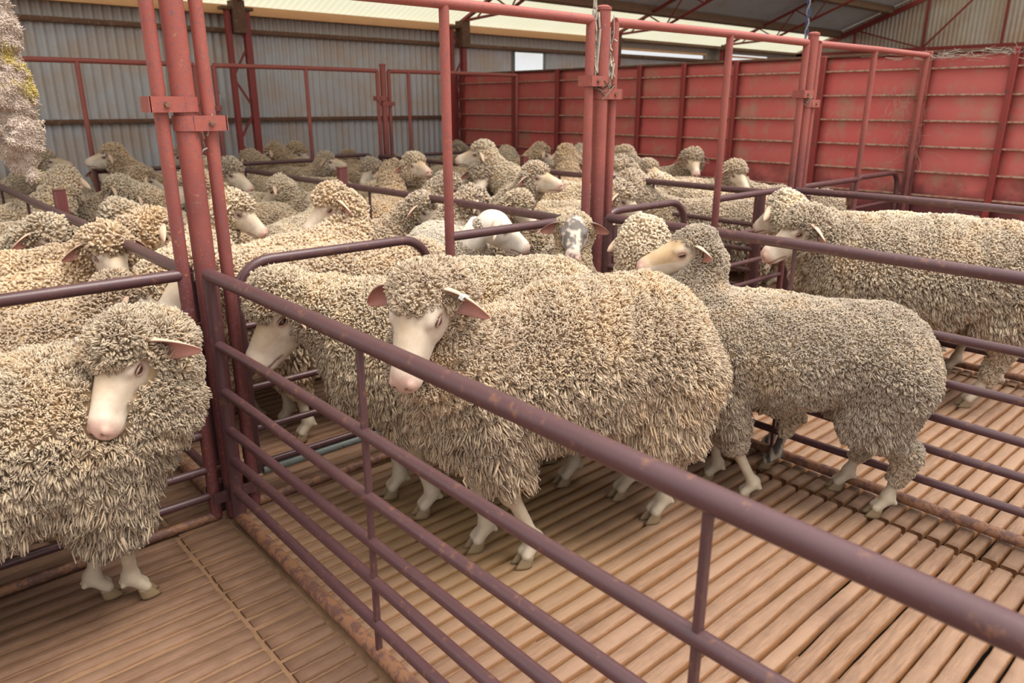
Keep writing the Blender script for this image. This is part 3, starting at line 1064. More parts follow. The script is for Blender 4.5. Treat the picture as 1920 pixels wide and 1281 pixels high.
def surf_nets(f, lo, hi, h):
    lo = np.array(lo, np.float32); hi = np.array(hi, np.float32)
    C = 4
    nc = np.ceil((hi - lo) / (h * C)).astype(int) + 1
    n = (nc - 1) * C + 1
    ax = [lo[i] + np.arange(nc[i]) * h * C for i in range(3)]
    G = np.stack(np.meshgrid(*ax, indexing='ij'), -1).reshape(-1, 3).astype(np.float32)
    Dc = f(G).reshape(nc)
    # blocks near the surface
    near = np.abs(Dc) < h * C * 1.9
    blk = np.zeros(nc - 1, bool)
    mn = np.full(nc - 1, np.inf, np.float32); mx = -mn
    for dx in (0, 1):
        for dy in (0, 1):
            for dz in (0, 1):
                s = (slice(dx, nc[0] - 1 + dx), slice(dy, nc[1] - 1 + dy), slice(dz, nc[2] - 1 + dz))
                blk |= near[s]
                mn = np.minimum(mn, Dc[s]); mx = np.maximum(mx, Dc[s])
    V = np.empty(n, np.float32)
    sgn = np.where(Dc[:-1, :-1, :-1] < 0, -1.0, 1.0).astype(np.float32)
    big = np.repeat(np.repeat(np.repeat(sgn, C, 0), C, 1), C, 2)
    V[:-1, :-1, :-1] = big
    V[-1] = 1; V[:, -1] = 1; V[:, :, -1] = 1
    msk = np.zeros(n, bool)
    bb = np.repeat(np.repeat(np.repeat(blk, C, 0), C, 1), C, 2)
    msk[:-1, :-1, :-1] = bb
    m2 = msk.copy()
    m2[1:] |= msk[:-1]; m3 = m2.copy(); m3[:, 1:] |= m2[:, :-1]; m4 = m3.copy(); m4[:, :, 1:] |= m3[:, :, :-1]
    idx = np.argwhere(m4)
    Pf = (lo + idx * h).astype(np.float32)
    V[idx[:, 0], idx[:, 1], idx[:, 2]] = f(Pf)
    s = V < 0
    cell = np.zeros(n - 1, np.int8)
    for dx in (0, 1):
        for dy in (0, 1):
            for dz in (0, 1):
                cell += s[dx:n[0] - 1 + dx, dy:n[1] - 1 + dy, dz:n[2] - 1 + dz]
    act = np.argwhere((cell > 0) & (cell < 8))
    vid = np.full(n - 1, -1, np.int32)
    vid[act[:, 0], act[:, 1], act[:, 2]] = np.arange(len(act))
    acc = np.zeros((len(act), 3), np.float32); cnt = np.zeros(len(act), np.float32)
    cr = [(i, j, k) for i in (0, 1) for j in (0, 1) for k in (0, 1)]
    for a in cr:
        for axis in range(3):
            if a[axis] == 1: continue
            b = list(a); b[axis] = 1
            va = V[act[:, 0] + a[0], act[:, 1] + a[1], act[:, 2] + a[2]]
            vb = V[act[:, 0] + b[0], act[:, 1] + b[1], act[:, 2] + b[2]]
            c = (va < 0) != (vb < 0)
            t = va / (va - vb + 1e-12)
            p = np.tile(np.array(a, np.float32), (len(act), 1)); p[:, axis] = t
            acc[c] += p[c]; cnt[c] += 1
    P = lo + (act + acc / cnt[:, None]) * h
    quads = []
    for axis in range(3):
        u, v = (axis + 1) % 3, (axis + 2) % 3
        sl0 = [slice(1, -1)] * 3; sl0[axis] = slice(0, n[axis] - 1)
        sl1 = list(sl0); sl1[axis] = slice(1, n[axis])
        A = s[tuple(sl0)]; B = s[tuple(sl1)]
        for flip, mm in ((False, A & ~B), (True, ~A & B)):
            e = np.argwhere(mm)
            off = np.ones(3, int); off[axis] = 0
            e = e + off
            q = []
            for du, dv in ((-1, -1), (0, -1), (0, 0), (-1, 0)):
                c = e.copy(); c[:, u] += du; c[:, v] += dv
                q.append(vid[c[:, 0], c[:, 1], c[:, 2]])
            q = np.stack(q, 1)
            q = q[(q >= 0).all(1)]
            if flip: q = q[:, ::-1]
            quads.append(q)
    return P, np.concatenate(quads)


def vert_normals(P, Q):
    a = P[Q[:, 2]] - P[Q[:, 0]]; b = P[Q[:, 3]] - P[Q[:, 1]]
    nf = np.cross(a, b)
    nv = np.zeros_like(P)
    for k in range(4): np.add.at(nv, Q[:, k], nf)
    return nv / (np.linalg.norm(nv, axis=1)[:, None] + 1e-12)


# ---- head in its own frame: x to the nose, y left, z up, origin between the ears' level and the eyes
def head_skin(Q, fine=True):
    q = Q * np.array([1, 1.06, 1], np.float32)
    d = ell_sdf(q, (-.010, 0, .002), (.075, .066, .072))
    d = smin(d, cap_sdf(q, (.02, 0, .014), (.165, 0, -.012), .055, .033), .03)
    d = smin(d, cap_sdf(q, (.0, 0, -.040), (.155, 0, -.046), .044, .025), .03)
    d = smin(d, ell_sdf(q, (.178, 0, -.028), (.034, .037, .034)), .02)
    for s in (-1, 1):
        d = smin(d, ell_sdf(q, (.015, s * .036, -.022), (.060, .028, .044)), .025)
        d = smin(d, ell_sdf(q, (.035, s * .050, .026), (.034, .014, .014)), .018)
        # eye socket, nostril
        d = -smin(-d, ell_sdf(q, (.046, s * .066, .010), (.017, .011, .010)), .006)
        d = -smin(-d, ell_sdf(q - np.array([.203, s * .017, -.018], np.float32), (0, 0, 0), (.012, .006, .0065)), .004)
        d = smin(d, ell_sdf(q, (.196, s * .0245, -.014), (.010, .007, .013)), .008)
    # mouth line
    m = np.maximum(np.abs(q[:, 2] + .050 + .10 * np.maximum(0, .17 - q[:, 0])) - .0022, (.135 - q[:, 0]))
    d = np.maximum(d, -np.maximum(m, -(d + .006)))
    return d


def head_wool(Q, hw):
    """fleece over the poll, forehead, cheeks and throat; leaves the face bare"""
    t = hw.get('top', 1.0); ft = hw.get('fat', 1.0); fo = hw.get('fwd', 0.0)
    Q = (Q - np.array([fo, 0, 0], np.float32)) / ft
    d = ell_sdf(Q, (-.034, 0, .004), (.062, .076, .076 * t))
    d = smin(d, ell_sdf(Q, (-.002, 0, .048 * t), (.056, .058, .032 * t)), .030)
    for s in (-1, 1):
        d = smin(d, ell_sdf(Q, (-.045, s * .052, -.045), (.052, .040, .066)), .035)
    d = smin(d, ell_sdf(Q, (-.055, 0, -.07), (.060, .07, .05)), .04)
    return d * ft


def leg_pts(kind, foot, sh):
    """joints of a leg ending at foot (x,y on the floor)"""
    fx, fy = foot[0], foot[1]
    fz = foot[2] if len(foot) > 2 else 0.0
    sx, sy, sz = sh
    if kind == 'f':
        kn = np.array([sx * .45 + (fx - .02) * .55 + .012, sy * .45 + fy * .55, .255 + fz * .5])
        ft = np.array([fx - .030, fy, .085 + fz])
        return [np.array([sx, sy, sz]), kn, ft, np.array([fx, fy, .035 + fz])]
    st = np.array([sx + .06, sy, sz - .16])
    hk = np.array([fx * .75 + sx * .25 - .085, fy, .27 + fz * .7])
    ft = np.array([fx - .035, fy, .085 + fz])
    return [np.array([sx, sy, sz]), st, hk, ft, np.array([fx, fy, .035 + fz])]


def ear_mesh(side, HR, droop=0.35, back=0.2, L=.115, W=.024, fold=.80):
    """leaf shaped cupped ear in the head frame; returns verts, quads, inner flag"""
    nu, nv = 14, 9
    u = np.linspace(0, 1, nu); v = np.linspace(-1, 1, nv)
    w = np.where(u < .42, W * (.55 + .45 * np.sin(np.clip(u / .42, 0, 1) * pi / 2)), W * np.sqrt(np.clip(1 - ((u - .42) / .585) ** 2, 0, 1)))
    U, Vv = np.meshgrid(u, v, indexing='ij')
    ang = Vv * (1.35 - .70 * U) * fold * 1.5
    rad = w[:, None] / max(.3, fold * .95)
    x = rad * np.sin(ang)
    z = rad * (1 - np.cos(ang))
    HT = HR.T
    down = HT @ np.array([0, 0, -1.0])
    fw = HR @ np.array([1.0, 0, 0]); fw = np.array([fw[0], fw[1], 0]) / (np.hypot(fw[0], fw[1]) + 1e-6)
    fw = HT @ fw
    a = np.array([0, 1.0, 0])
    down = down * np.array([1, 1, 1])
    o = fw * .85 + down * .45
    o = o - a * (o @ a); o /= np.linalg.norm(o)
    wd = np.cross(a, o)
    ax_ = a - fw * back + down * droop * .35
    bend = (U ** 1.8)[..., None] * (down * droop * L)
    P0 = (U * L)[..., None] * ax_ + x[..., None] * wd + z[..., None] * o + bend
    # inner layer shifted to the concave side
    cx = np.gradient(P0, axis=0); cv = np.gradient(P0, axis=1)
    nn = np.cross(cx, cv); nn /= np.linalg.norm(nn, axis=-1)[..., None] + 1e-9
    th = .0028 * (1 - .6 * U)[..., None]
    sg = np.sign((nn[5, 4] @ o)) or 1.0
    Pin = P0 + nn * th * sg
    Pout = P0 - nn * th * sg
    V = np.concatenate([Pin.reshape(-1, 3), Pout.reshape(-1, 3)])
    i, j = np.meshgrid(np.arange(nu - 1), np.arange(nv - 1), indexing='ij')
    q = np.stack([i * nv + j, (i + 1) * nv + j, (i + 1) * nv + j + 1, i * nv + j + 1], -1).reshape(-1, 4)
    n = nu * nv
    Q = [q, q[:, ::-1] + n]
    rim = [k for k in range(nu)]
    for jj in (0, nv - 1):
        a = np.array([k * nv + jj for k in range(nu)])
        e = np.stack([a[:-1], a[1:], a[1:] + n, a[:-1] + n], 1)
        Q.append(e if jj else e[:, ::-1])
    a = np.array([(nu - 1) * nv + jj for jj in range(nv)])
    Q.append(np.stack([a[:-1], a[1:], a[1:] + n, a[:-1] + n], 1)[:, ::-1])
    V = V * np.array([1, side, 1])
    Q = np.concatenate(Q)
    inner = np.concatenate([np.ones(n), np.zeros(n)])
    if side < 0: Q = Q[:, ::-1]
    V += np.array([-.026, side * .056, .022])
    # frame of the ear's upper edge for a tag: point, along the ear, across the ear
    k = int(.58 * (nu - 1))
    G = V[:n].reshape(nu, nv, 3)
    je = 0 if (HR @ G[k, 0])[2] > (HR @ G[k, -1])[2] else nv - 1
    jm = 2 if je == 0 else nv - 3
    tagf = (G[k, je], G[k, jm], G[k + 1, je] - G[k, je])
    return V, Q, inner, tagf


def uv_sphere(c, r, n=12, m=8):
    V = []; 
    for i in range(m + 1):
        t = pi * i / m
        for j in range(n):
            p = 2 * pi * j / n
            V.append((sin(t) * cos(p), sin(t) * sin(p), cos(t)))
    V = np.array(V) * np.asarray(r) + np.asarray(c)
    Q = [(i * n + j, (i + 1) * n + j, (i + 1) * n + (j + 1) % n, i * n + (j + 1) % n) for i in range(m) for j in range(n)]
    return V, np.array(Q)


DEF = dict(
    s=1.0, zc=.585, rz=.235, ry=.215, xr=-.40, xf=.30, rump=.0, fz=.0, fr=1.0,
    feet=((.28, .095), (.28, -.095), (-.36, .10), (-.36, -.10)),
    head=(.66, 0, .86), yaw=0.0, pitch=25.0, roll=0.0, nb=(.42, 0, .70), nr=(.14, .095),
    th=.013, L=.040, hL=.020, hw={}, legwool=(.20, .13), lump=.008, ruff=1.0,
    hs=1.08, skin=(.69, .60, .50), face=None, stain=.5, legc=(.52, .44, .34), dark=False, bald=False,
    eard=.40, earb=.15, headh=.0048, legh=.0065, seed=1, folds=0.0, crimp=0.5)


def head_matrix(yaw, pitch, roll):
    M_ = Matrix.Rotation(R_(yaw), 3, 'Z') @ Matrix.Rotation(R_(pitch), 3, 'Y') @ Matrix.Rotation(R_(roll), 3, 'X')
    return np.array(M_, dtype=np.float32)


def build_sheep_mesh(par):
    p = dict(DEF); p.update(par)
    HR = head_matrix(p['yaw'], p['pitch'], p['roll'])
    HP = np.array(p['head'], np.float32)
    zc, rz, ry = p['zc'], p['rz'], p['ry']
    xr, xf = p['xr'], p['xf']
    ay = rz / ry
    rg = np.random.default_rng(p['seed'])
    hs_ = p['hs']
    hb = HP + HR @ np.array([-.052, 0, -.030] if p['bald'] else [-.040, 0, -.055], np.float32) * hs_
    nb = np.array(p['nb'], np.float32)
    n0 = np.array([xf - .05, 0, zc + .045 + p['fz'] * .8], np.float32)
    sh = [(.27, .085, .47), (.27, -.085, .47), (-.36, .09, .56), (-.36, -.09, .56)]
    legs = [leg_pts('f' if i < 2 else 'h', p['feet'][i], sh[i]) for i in range(4)]
    A = np.array([1, ay, 1], np.float32)

    def wool(P, extra=True):
        Pa = P * A
        d = cap_sdf(Pa, (xr + .06, 0, zc + .01 + p['rump']), (0, 0, zc - .005), rz * .93, rz)
        d = smin(d, cap_sdf(Pa, (0, 0, zc - .005), (xf - .04, 0, zc + .005 + p['fz']), rz, rz * .93 * p['fr']), .05)
        d = smin(d, ell_sdf(Pa, (xr - .01, 0, zc - .045 + p['rump']), (.15, rz * .80, rz * .80)), .06)
        d = smin(d, ell_sdf(Pa, (xf + .04, 0, zc - .03 + p['fz'] * .6), (.15, rz * .74 * p['fr'], rz * .86 * p['fr'])), .07)
        nr = p['nr']
        if p['bald']:
            nr = (nr[0] * .8, nr[1] * .50)
        d = smin(d, cap_sdf(P, n0, nb, nr[0] * 1.15, (nr[0] + nr[1]) / 2), .09)
        d = smin(d, cap_sdf(P, nb, hb, (nr[0] + nr[1]) / 2, nr[1]), .06)
        if not p['bald']:
            d = smin(d, head_wool((P - HP) @ HR / hs_, p['hw']) * hs_, .03)
        for i, lg in enumerate(legs):
            zl = p['legwool'][0 if i < 2 else 1]
            if i < 2:
                a, k = lg[0], lg[1]
                t = np.clip((a[2] - zl) / (a[2] - k[2] + 1e-6), 0, 1)
                e = a + (k - a) * t
                d = smin(d, cap_sdf(P, a, e, .088, .052 if t >= 1 else .062), .06)
                if t >= 1:
                    e2 = k + (lg[2] - k) * np.clip((k[2] - zl) / (k[2] - lg[2]), 0, 1)
                    d = smin(d, cap_sdf(P, k, e2, .045, .033), .03)
            else:
                d = smin(d, cap_sdf(P, lg[0], lg[1], .135, .105), .06)
                d = smin(d, cap_sdf(P, lg[1], lg[2], .098, .046), .05)
                if zl < lg[2][2]:
                    e2 = lg[2] + (lg[3] - lg[2]) * np.clip((lg[2][2] - zl) / (lg[2][2] - lg[3][2]), 0, 1)
                    d = smin(d, cap_sdf(P, lg[2], e2, .046, .034), .03)
        if extra:
            d = d + lump(P, p['lump'], .13, p['seed']) + lump(P, p['lump'] * .45, .05, p['seed'] * 2.1)
            if p['folds']:
                # skin folds: rings down the neck and slanting rolls on the flank
                Pn = P - nb
                ax_ = hb - n0; ax_ = ax_ / np.linalg.norm(ax_)
                t = Pn @ ax_
                wn = np.exp(-np.sum(Pn * Pn, 1) / .055)
                d = d + p['folds'] * wn * .016 * np.sin(t * 2 * pi / .075 + 2 * P[:, 2] * 6)
                wf = np.exp(-((P[:, 0] + .12) ** 2) / .06) * np.clip((P[:, 2] - .45) * 4, 0, 1)
                d = d + p['folds'] * wf * .006 * np.sin((P[:, 0] * .9 + P[:, 2] * .35) * 2 * pi / .062 + P[:, 1] * 3)
        return d

    # ---------------- fleece base + locks
    ys = max(.36, abs(HP[1]) + .2)
    lo = (min(xr - .30, HP[0] - .25), -ys, .05); hi = (max(xf + .34, HP[0] + .25), ys, max(HP[2] + .24, zc + .34))
    h = p['th']
    Pb, Qb = surf_nets(wool, lo, hi, h)
    Nb = vert_normals(Pb, Qb)
    # keep off the deep underside overlap with legs: all fine
    hq = (Pb - HP) @ HR / hs_
    # face window: drop locks in front of the brow line and on the bare face
    face = (hq[:, 0] > .046 + p['hw'].get('fwd', 0)) & (np.abs(hq[:, 1]) < .10) & (hq[:, 2] < .045) & (hq[:, 2] > -.12)
    face &= head_skin(hq) < .007
    for s_ in (-1, 1):
        face |= np.linalg.norm(hq - np.array([.050, s_ * .062, .008], np.float32), axis=1) < .034
    isHead = (np.linalg.norm(hq, axis=1) < .15) & (hq[:, 0] > -.10)
    isLeg = Pb[:, 2] < .33
    n = len(Pb)
    T = rg.normal(0, 1, (n, 3))
    base = Pb + (T - (T * Nb).sum(1)[:, None] * Nb) * h * .30 - Nb * h * .35
    grav = np.array([-.25, 0, -1.0])
    side = np.clip(1 - np.maximum(Nb[:, 2], 0) * 1.15, 0, 1)
    low = np.clip((zc + .10 - Pb[:, 2]) / .30, 0, 1) * side
    Lk = p['L'] * (.27 + .80 * low) * rg.uniform(.75, 1.3, n)
    Lk[isHead] = p['hL'] * rg.uniform(.6, 1.2, isHead.sum())
    Lk[isLeg] = np.minimum(Lk[isLeg], p['L'] * .45 * rg.uniform(.7, 1.2, isLeg.sum()))
    under = Nb[:, 2] < -.55
    Lk[under & ~isHead] *= .6
    legish = Pb[:, 2] < .26
    Lk[legish] = .011
    if p['bald']: Lk[isHead] = .006
    D = Nb + grav * (.15 + .95 * low)[:, None] * (.0 + np.where(isHead, .25, 1.0))[:, None] + rg.normal(0, .20, (n, 3))
    D /= np.linalg.norm(D, axis=1)[:, None]
    # clumping: locks gather towards the tip of a neighbouring lead lock
    lead = np.flatnonzero(rg.uniform(0, 1, n) < .16)
    kd = kdtree.KDTree(len(lead))
    for i_, li in enumerate(lead): kd.insert(base[li], i_)
    kd.balance()
    near = np.array([lead[kd.find(b)[1]] for b in base])
    rep = p.get('rep', 1)
    wsc = np.ones(n)
    if rep > 1 or p.get('cam') is not None:
        cnt = np.full(n, rep)
        if p.get('cam') is not None:
            # the side turned away from the yard's edge carries fewer, thicker locks
            vw = np.asarray(p['cam']) - Pb
            fc = (Nb * vw).sum(1) / np.linalg.norm(vw, axis=1)
            back = fc < -.22
            cnt[back] = rg.uniform(0, 1, back.sum()) < .45
            wsc[back] = 1.7 if rep == 1 else 3.0
            cnt[(fc < 0) & ~back] = max(1, rep - 1)
        idx = np.repeat(np.arange(n), cnt)
        wsc = wsc[idx]
        T = rg.normal(0, 1, (len(idx), 3))
        Nr = Nb[idx]
        nb0 = base[idx] + (T - (T * Nr).sum(1)[:, None] * Nr) * h * .33
        tipc = base[near] + D[near] * Lk[near][:, None] * 1.05
        base2, Nb2, D, Lk = nb0, Nr, D[idx] + rg.normal(0, .10, (len(idx), 3)), Lk[idx] * rg.uniform(.8, 1.15, len(idx))
        D /= np.linalg.norm(D, axis=1)[:, None]
        tipL = tipc[idx]; isH2, low2, face2 = isHead[idx], low[idx], face[idx]
    else:
        base2, Nb2, isH2, low2, face2 = base, Nb, isHead, low, face
        tipL = base[near] + D[near] * Lk[near][:, None] * 1.05
    tip0 = base2 + D * Lk[:, None]
    cl = np.where(isH2, p.get('clh', .45), p.get('cl0', .42) + p.get('cl1', .33) * low2)[:, None] * rg.uniform(.75, 1.1, (len(base2), 1))
    tip = tip0 + (tipL - tip0) * cl
    D2 = tip - base2
    L2 = np.linalg.norm(D2, axis=1)
    keep = ~face2
    wsc = wsc[keep]
    base, D2, L2, Nk, lw = base2[keep], D2[keep], L2[keep], Nb2[keep], low2[keep]
    n = len(base)
    d = D2 / (L2[:, None] + 1e-9)
    ref = np.tile([0.0, 0.0, 1.0], (n, 1)); ref[np.abs(d[:, 2]) > .9] = (1, 0, 0)
    u = np.cross(d, ref); u /= np.linalg.norm(u, axis=1)[:, None]
    v = np.cross(d, u)
    a0 = rg.uniform(0, 6.28, n)
    K = 3
    # rings along a lock: position, relative radius
    sideb = rg.normal(0, 1, (n, 3)) * .30
    rings = [(-.15, .75), (.35, .78), (.72, .52)] if not p.get('hi') else [(-.15, .74), (.35, .82), (.80, .58)]
    Wd = h * (p.get('wd', .78 if rep == 1 else .50)) * (1 + .15 * rg.normal(0, 1, n)) * wsc
    Vs = []
    for (t, r) in rings:
        c = base + D2 * t + (sideb + (Nk * .22)) * (L2 * sin(pi * max(t, 0)) )[:, None] * .6
        c[:, 2] -= (L2 * lw * .10 * t * t)
        for k in range(K):
            a = a0 + 2 * pi * k / K
            Vs.append(c + (np.cos(a)[:, None] * u + np.sin(a)[:, None] * v) * (Wd * r)[:, None])
    Vs.append(base + D2)
    nv = len(Vs)
    Vt = np.stack(Vs, 1)
    R = len(rings)
    Ql = []
    for r in range(R - 1):
        for k in range(K):
            Ql.append((r * K + k, r * K + (k + 1) % K, (r + 1) * K + (k + 1) % K, (r + 1) * K + k))
    Tl = [((R - 1) * K + k, (R - 1) * K + (k + 1) % K, R * K) for k in range(K)]
    off = (np.arange(n) * nv)[:, None, None]
    Ql = (np.array(Ql)[None] + off).reshape(-1, 4); Tl = (np.array(Tl)[None] + off).reshape(-1, 3)
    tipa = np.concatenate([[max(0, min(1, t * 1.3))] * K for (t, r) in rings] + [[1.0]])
    # shrink the base under the locks
    Pc = Pb - Nb * (h * .45)
    Pc[face] -= Nb[face] * .010
    nbv = len(Pc)
    V = np.concatenate([Pc, Vt.reshape(-1, 3)])
    Qall = np.concatenate([Qb, Ql + nbv]); Tall = Tl + nbv
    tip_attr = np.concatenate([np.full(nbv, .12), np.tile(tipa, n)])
    fleece = dict(V=V, F=[Qall, Tall], tip=tip_attr)

    # ---------------- body skin: head (fine), neck, legs
    parts = []   # (V, F, matidx, tint)
    sk = np.array(p['skin']); lc = np.array(p['legc'])

    def hs(Q): return head_skin(Q)
    Ph, Qh = surf_nets(hs, (-.13, -.10, -.12), (.24, .10, .12), p['headh'])
    pink = np.array([.64, .38, .32])
    x, y, z = Ph[:, 0], Ph[:, 1], Ph[:, 2]
    tint = np.tile(sk, (len(Ph), 1))
    tan = np.array([.58, .40, .22])
    w = np.clip(1 - np.hypot((x - .08) / (.07 + .05 * p['stain']), y / (.045 + .02 * p['stain'])), 0, 1) * (z > -.01) * p['stain']
    tint += (tan - tint) * np.clip(w * 1.4, 0, .9)[:, None]
    w = np.clip((x - .165) / .03, 0, 1) * .75
    tint += (pink - tint) * w[:, None]
    w = np.exp(-((x - .046) ** 2 + (z - .010) ** 2) / .013 ** 2 / 1.5) * (np.abs(y) > .03) * .8
    tint += (np.array([.50, .24, .20]) - tint) * w[:, None]
    for s in (-1, 1):
        w = np.exp(-(((x - .205) / .012) ** 2 + ((y * 1.06 - s * .018) / .0075) ** 2 + ((z + .018) / .0055) ** 2)) * .95
        tint += (np.array([.22, .06, .05]) - tint) * np.clip(w * 1.5, 0, 1)[:, None]
    ml = -.050 - .10 * np.maximum(0, .17 - x)
    w = np.exp(-((z - ml) / .0040) ** 2) * (x > .12) * .85
    tint += (np.array([.30, .13, .11]) - tint) * w[:, None]
    if p['dark']:
        nz = np.array([mnoise.noise(Vector(q) * 26) + .6 * mnoise.noise(Vector(q) * 62 + Vector((3, 1, 2))) for q in Ph])
        nz += .45 * np.exp(-((x - .11) ** 2) / .004) * (z > -.02) + .35 * np.exp(-((x - .03) ** 2) / .0016) - .5 * ((y > .012) & (y < .03) & (x > .07))
        w = np.clip((nz + .02) * 2.6, 0, 1) * (x < .205)
        tint += (np.array([.075, .065, .07]) - tint) * (w * .85)[:, None]
    parts.append((Ph @ HR.T * hs_ + HP, [Qh], 0, tint))
    # throat and neck under the wool (or bare)
    neckr = .068 if not p['bald'] else .066
    mb = MB(); mb.tube([(xr + .02, 0, zc), (-.1, 0, zc - .02), (xf - .10, 0, zc), n0, nb, hb], .1, 14,
                       rs=[.13, .15, .14, neckr * 1.5, neckr * 1.12, neckr])
    Vn = np.concatenate(mb.v)
    parts.append((Vn, [np.concatenate(mb.q), np.concatenate(mb.t)], 0, np.tile(sk, (len(Vn), 1))))

    def legsdf(lg, kind):
        def f(P):
            if kind == 'f':
                d = cap_sdf(P, lg[0], lg[1], .060, .030)
                d = smin(d, ell_sdf(P, lg[1] + np.array([.004, 0, 0]), (.031, .029, .042)), .015)
                d = smin(d, cap_sdf(P, lg[1], lg[2], .0235, .0185), .015)
            else:
                d = cap_sdf(P, lg[0], lg[1], .09, .065)
                d = smin(d, cap_sdf(P, lg[1], lg[2], .060, .027), .03)
                d = smin(d, ell_sdf(P, lg[2] + np.array([-.008, 0, .005]), (.030, .024, .040)), .015)
                d = smin(d, cap_sdf(P, lg[2], lg[3], .0235, .0195), .015)
            fet = lg[-2]; ho = lg[-1]
            d = smin(d, ell_sdf(P, fet + np.array([-.004, 0, 0]), (.0285, .0275, .030)), .016)
            for s in (-1, 1):
                d = smin(d, cap_sdf(P, fet + np.array([.0, s * .008, -.01]), ho + np.array([.002, s * .0150, .006]), .019, .0175), .010)
                d = smin(d, ell_sdf(P, fet + np.array([-.030, s * .012, -.018]), (.009, .008, .010)), .008)
            return d
        return f
    for i, lg in enumerate(legs):
        kind = 'f' if i < 2 else 'h'
        pts = np.array(lg)
        top = .30
        lo_ = pts[pts[:, 2] < .50].min(0) - .07; hi_ = pts[pts[:, 2] < .50].max(0) + .08
        lo_[2] = max(lo_[2], -.01) if lg[-1][2] > .02 else -.01
        hi_[2] = .44
        Pl, Ql_ = surf_nets(legsdf(lg, kind), lo_, hi_, p['legh'])
        tl = np.tile(lc, (len(Pl), 1))
        ho = lg[-1]
        wz = np.clip((Pl[:, 2] - .12) / .2, 0, 1)[:, None]
        tl = tl * (1 - wz) + (lc * np.array([.92, .86, .78])) * wz
        if p.get('legdark'):
            nz = np.sin(Pl[:, 2] * 40 + 3 * np.sin(Pl[:, 0] * 60)) + .4
            tl += (np.array([.05, .04, .04]) - tl) * np.clip(nz * 2, 0, 1)[:, None] * .95
        parts.append((Pl, [Ql_], 0, tl))
        for s in (-1, 1):   # claws
            nu_, nv_ = 8, 8
            c = np.array([ho[0] + .002, ho[1] + s * .0165, ho[2] - .035])
            Vc = []
            for a in np.linspace(0, 1, 5):
                zz = .038 * a
                ln = .0285 - .010 * a; wd = .0142 - .002 * a
                for t in np.arange(10) * 2 * pi / 10:
                    cx_ = cos(t)
                    Vc.append(c + np.array([.010 - .016 * a + ln * (cx_ if cx_ < 0 else cx_ * 1.15), wd * sin(t) * (1 - .45 * max(0, cx_)) + s * .001, zz]))
            Vc.append(c + np.array([.01, 0, 0])); Vc.append(c + np.array([-.008, 0, .040]))
            Vc = np.array(Vc)
            Vc[:, 2] = np.maximum(Vc[:, 2], ho[2] - .035 + .001)
            Qc = [(r * 10 + k, r * 10 + (k + 1) % 10, (r + 1) * 10 + (k + 1) % 10, (r + 1) * 10 + k) for r in range(4) for k in range(10)]
            Tc = [(k, 50, (k + 1) % 10) for k in range(10)] + [(40 + k, 40 + (k + 1) % 10, 51) for k in range(10)]
            parts.append((Vc, [np.array(Qc), np.array(Tc)], 1, np.tile(lc, (len(Vc), 1))))
    for s in (-1, 1):
        Ve, Qe, inn, tf_ = ear_mesh(s, HR * np.array([1, s, 1])[None, :] if False else HR, p['eard'], p['earb'], L=p.get('earL', .105))
        p.setdefault('tagf', {})[s] = tf_
        te = np.where(inn[:, None] > .5, np.array([.52, .24, .20]), sk * np.array([.93, .80, .72]))
        te[inn > .5] *= np.linspace(.55, 1.1, 14).repeat(9)[:, None]  # lining darkened towards the ear's root, painting the shade inside the cup
        if p['dark']: te[inn < .5] *= .45
        parts.append((Ve @ HR.T * hs_ + HP, [Qe], 0, te))
        Vy, Qy = uv_sphere((.0465, s * .0515, .010), (.0135, .0128, .0105))
        parts.append((Vy @ HR.T * hs_ + HP, [Qy], 2, np.tile(sk, (len(Vy), 1))))
        mb = MB()
        for up in (1, -1):
            pts = [(.0465 + .0135 * cos(t), s * (.0562 + .0072 * sin(t)), .010 + up * .0078 * sin(t)) for t in np.linspace(-.1, pi + .1, 9)]
            mb.tube(pts, .0023 if up > 0 else .0018, 6)
        Vn = np.concatenate(mb.v)
        parts.append((Vn @ HR.T * hs_ + HP, [np.concatenate(mb.q), np.concatenate(mb.t)], 0, np.tile([.40, .25, .20], (len(Vn), 1))))
    nV = 0; VV = []; QQ = []; TT = []; mq = []; mt = []; tt = []
    for (Vp, Fp, mi, ti) in parts:
        VV.append(Vp); tt.append(ti)
        for F in Fp:
            if F.shape[1] == 4: QQ.append(F + nV); mq.append(np.full(len(F), mi))
            else: TT.append(F + nV); mt.append(np.full(len(F), mi))
        nV += len(Vp)
    tt = np.concatenate(tt)
    body = dict(V=np.concatenate(VV), F=[np.concatenate(QQ), np.concatenate(TT)], mi=np.concatenate(mq + mt),
                tint=np.concatenate([tt, np.ones((len(tt), 1))], 1))
    return p, body, fleece, HR, HP


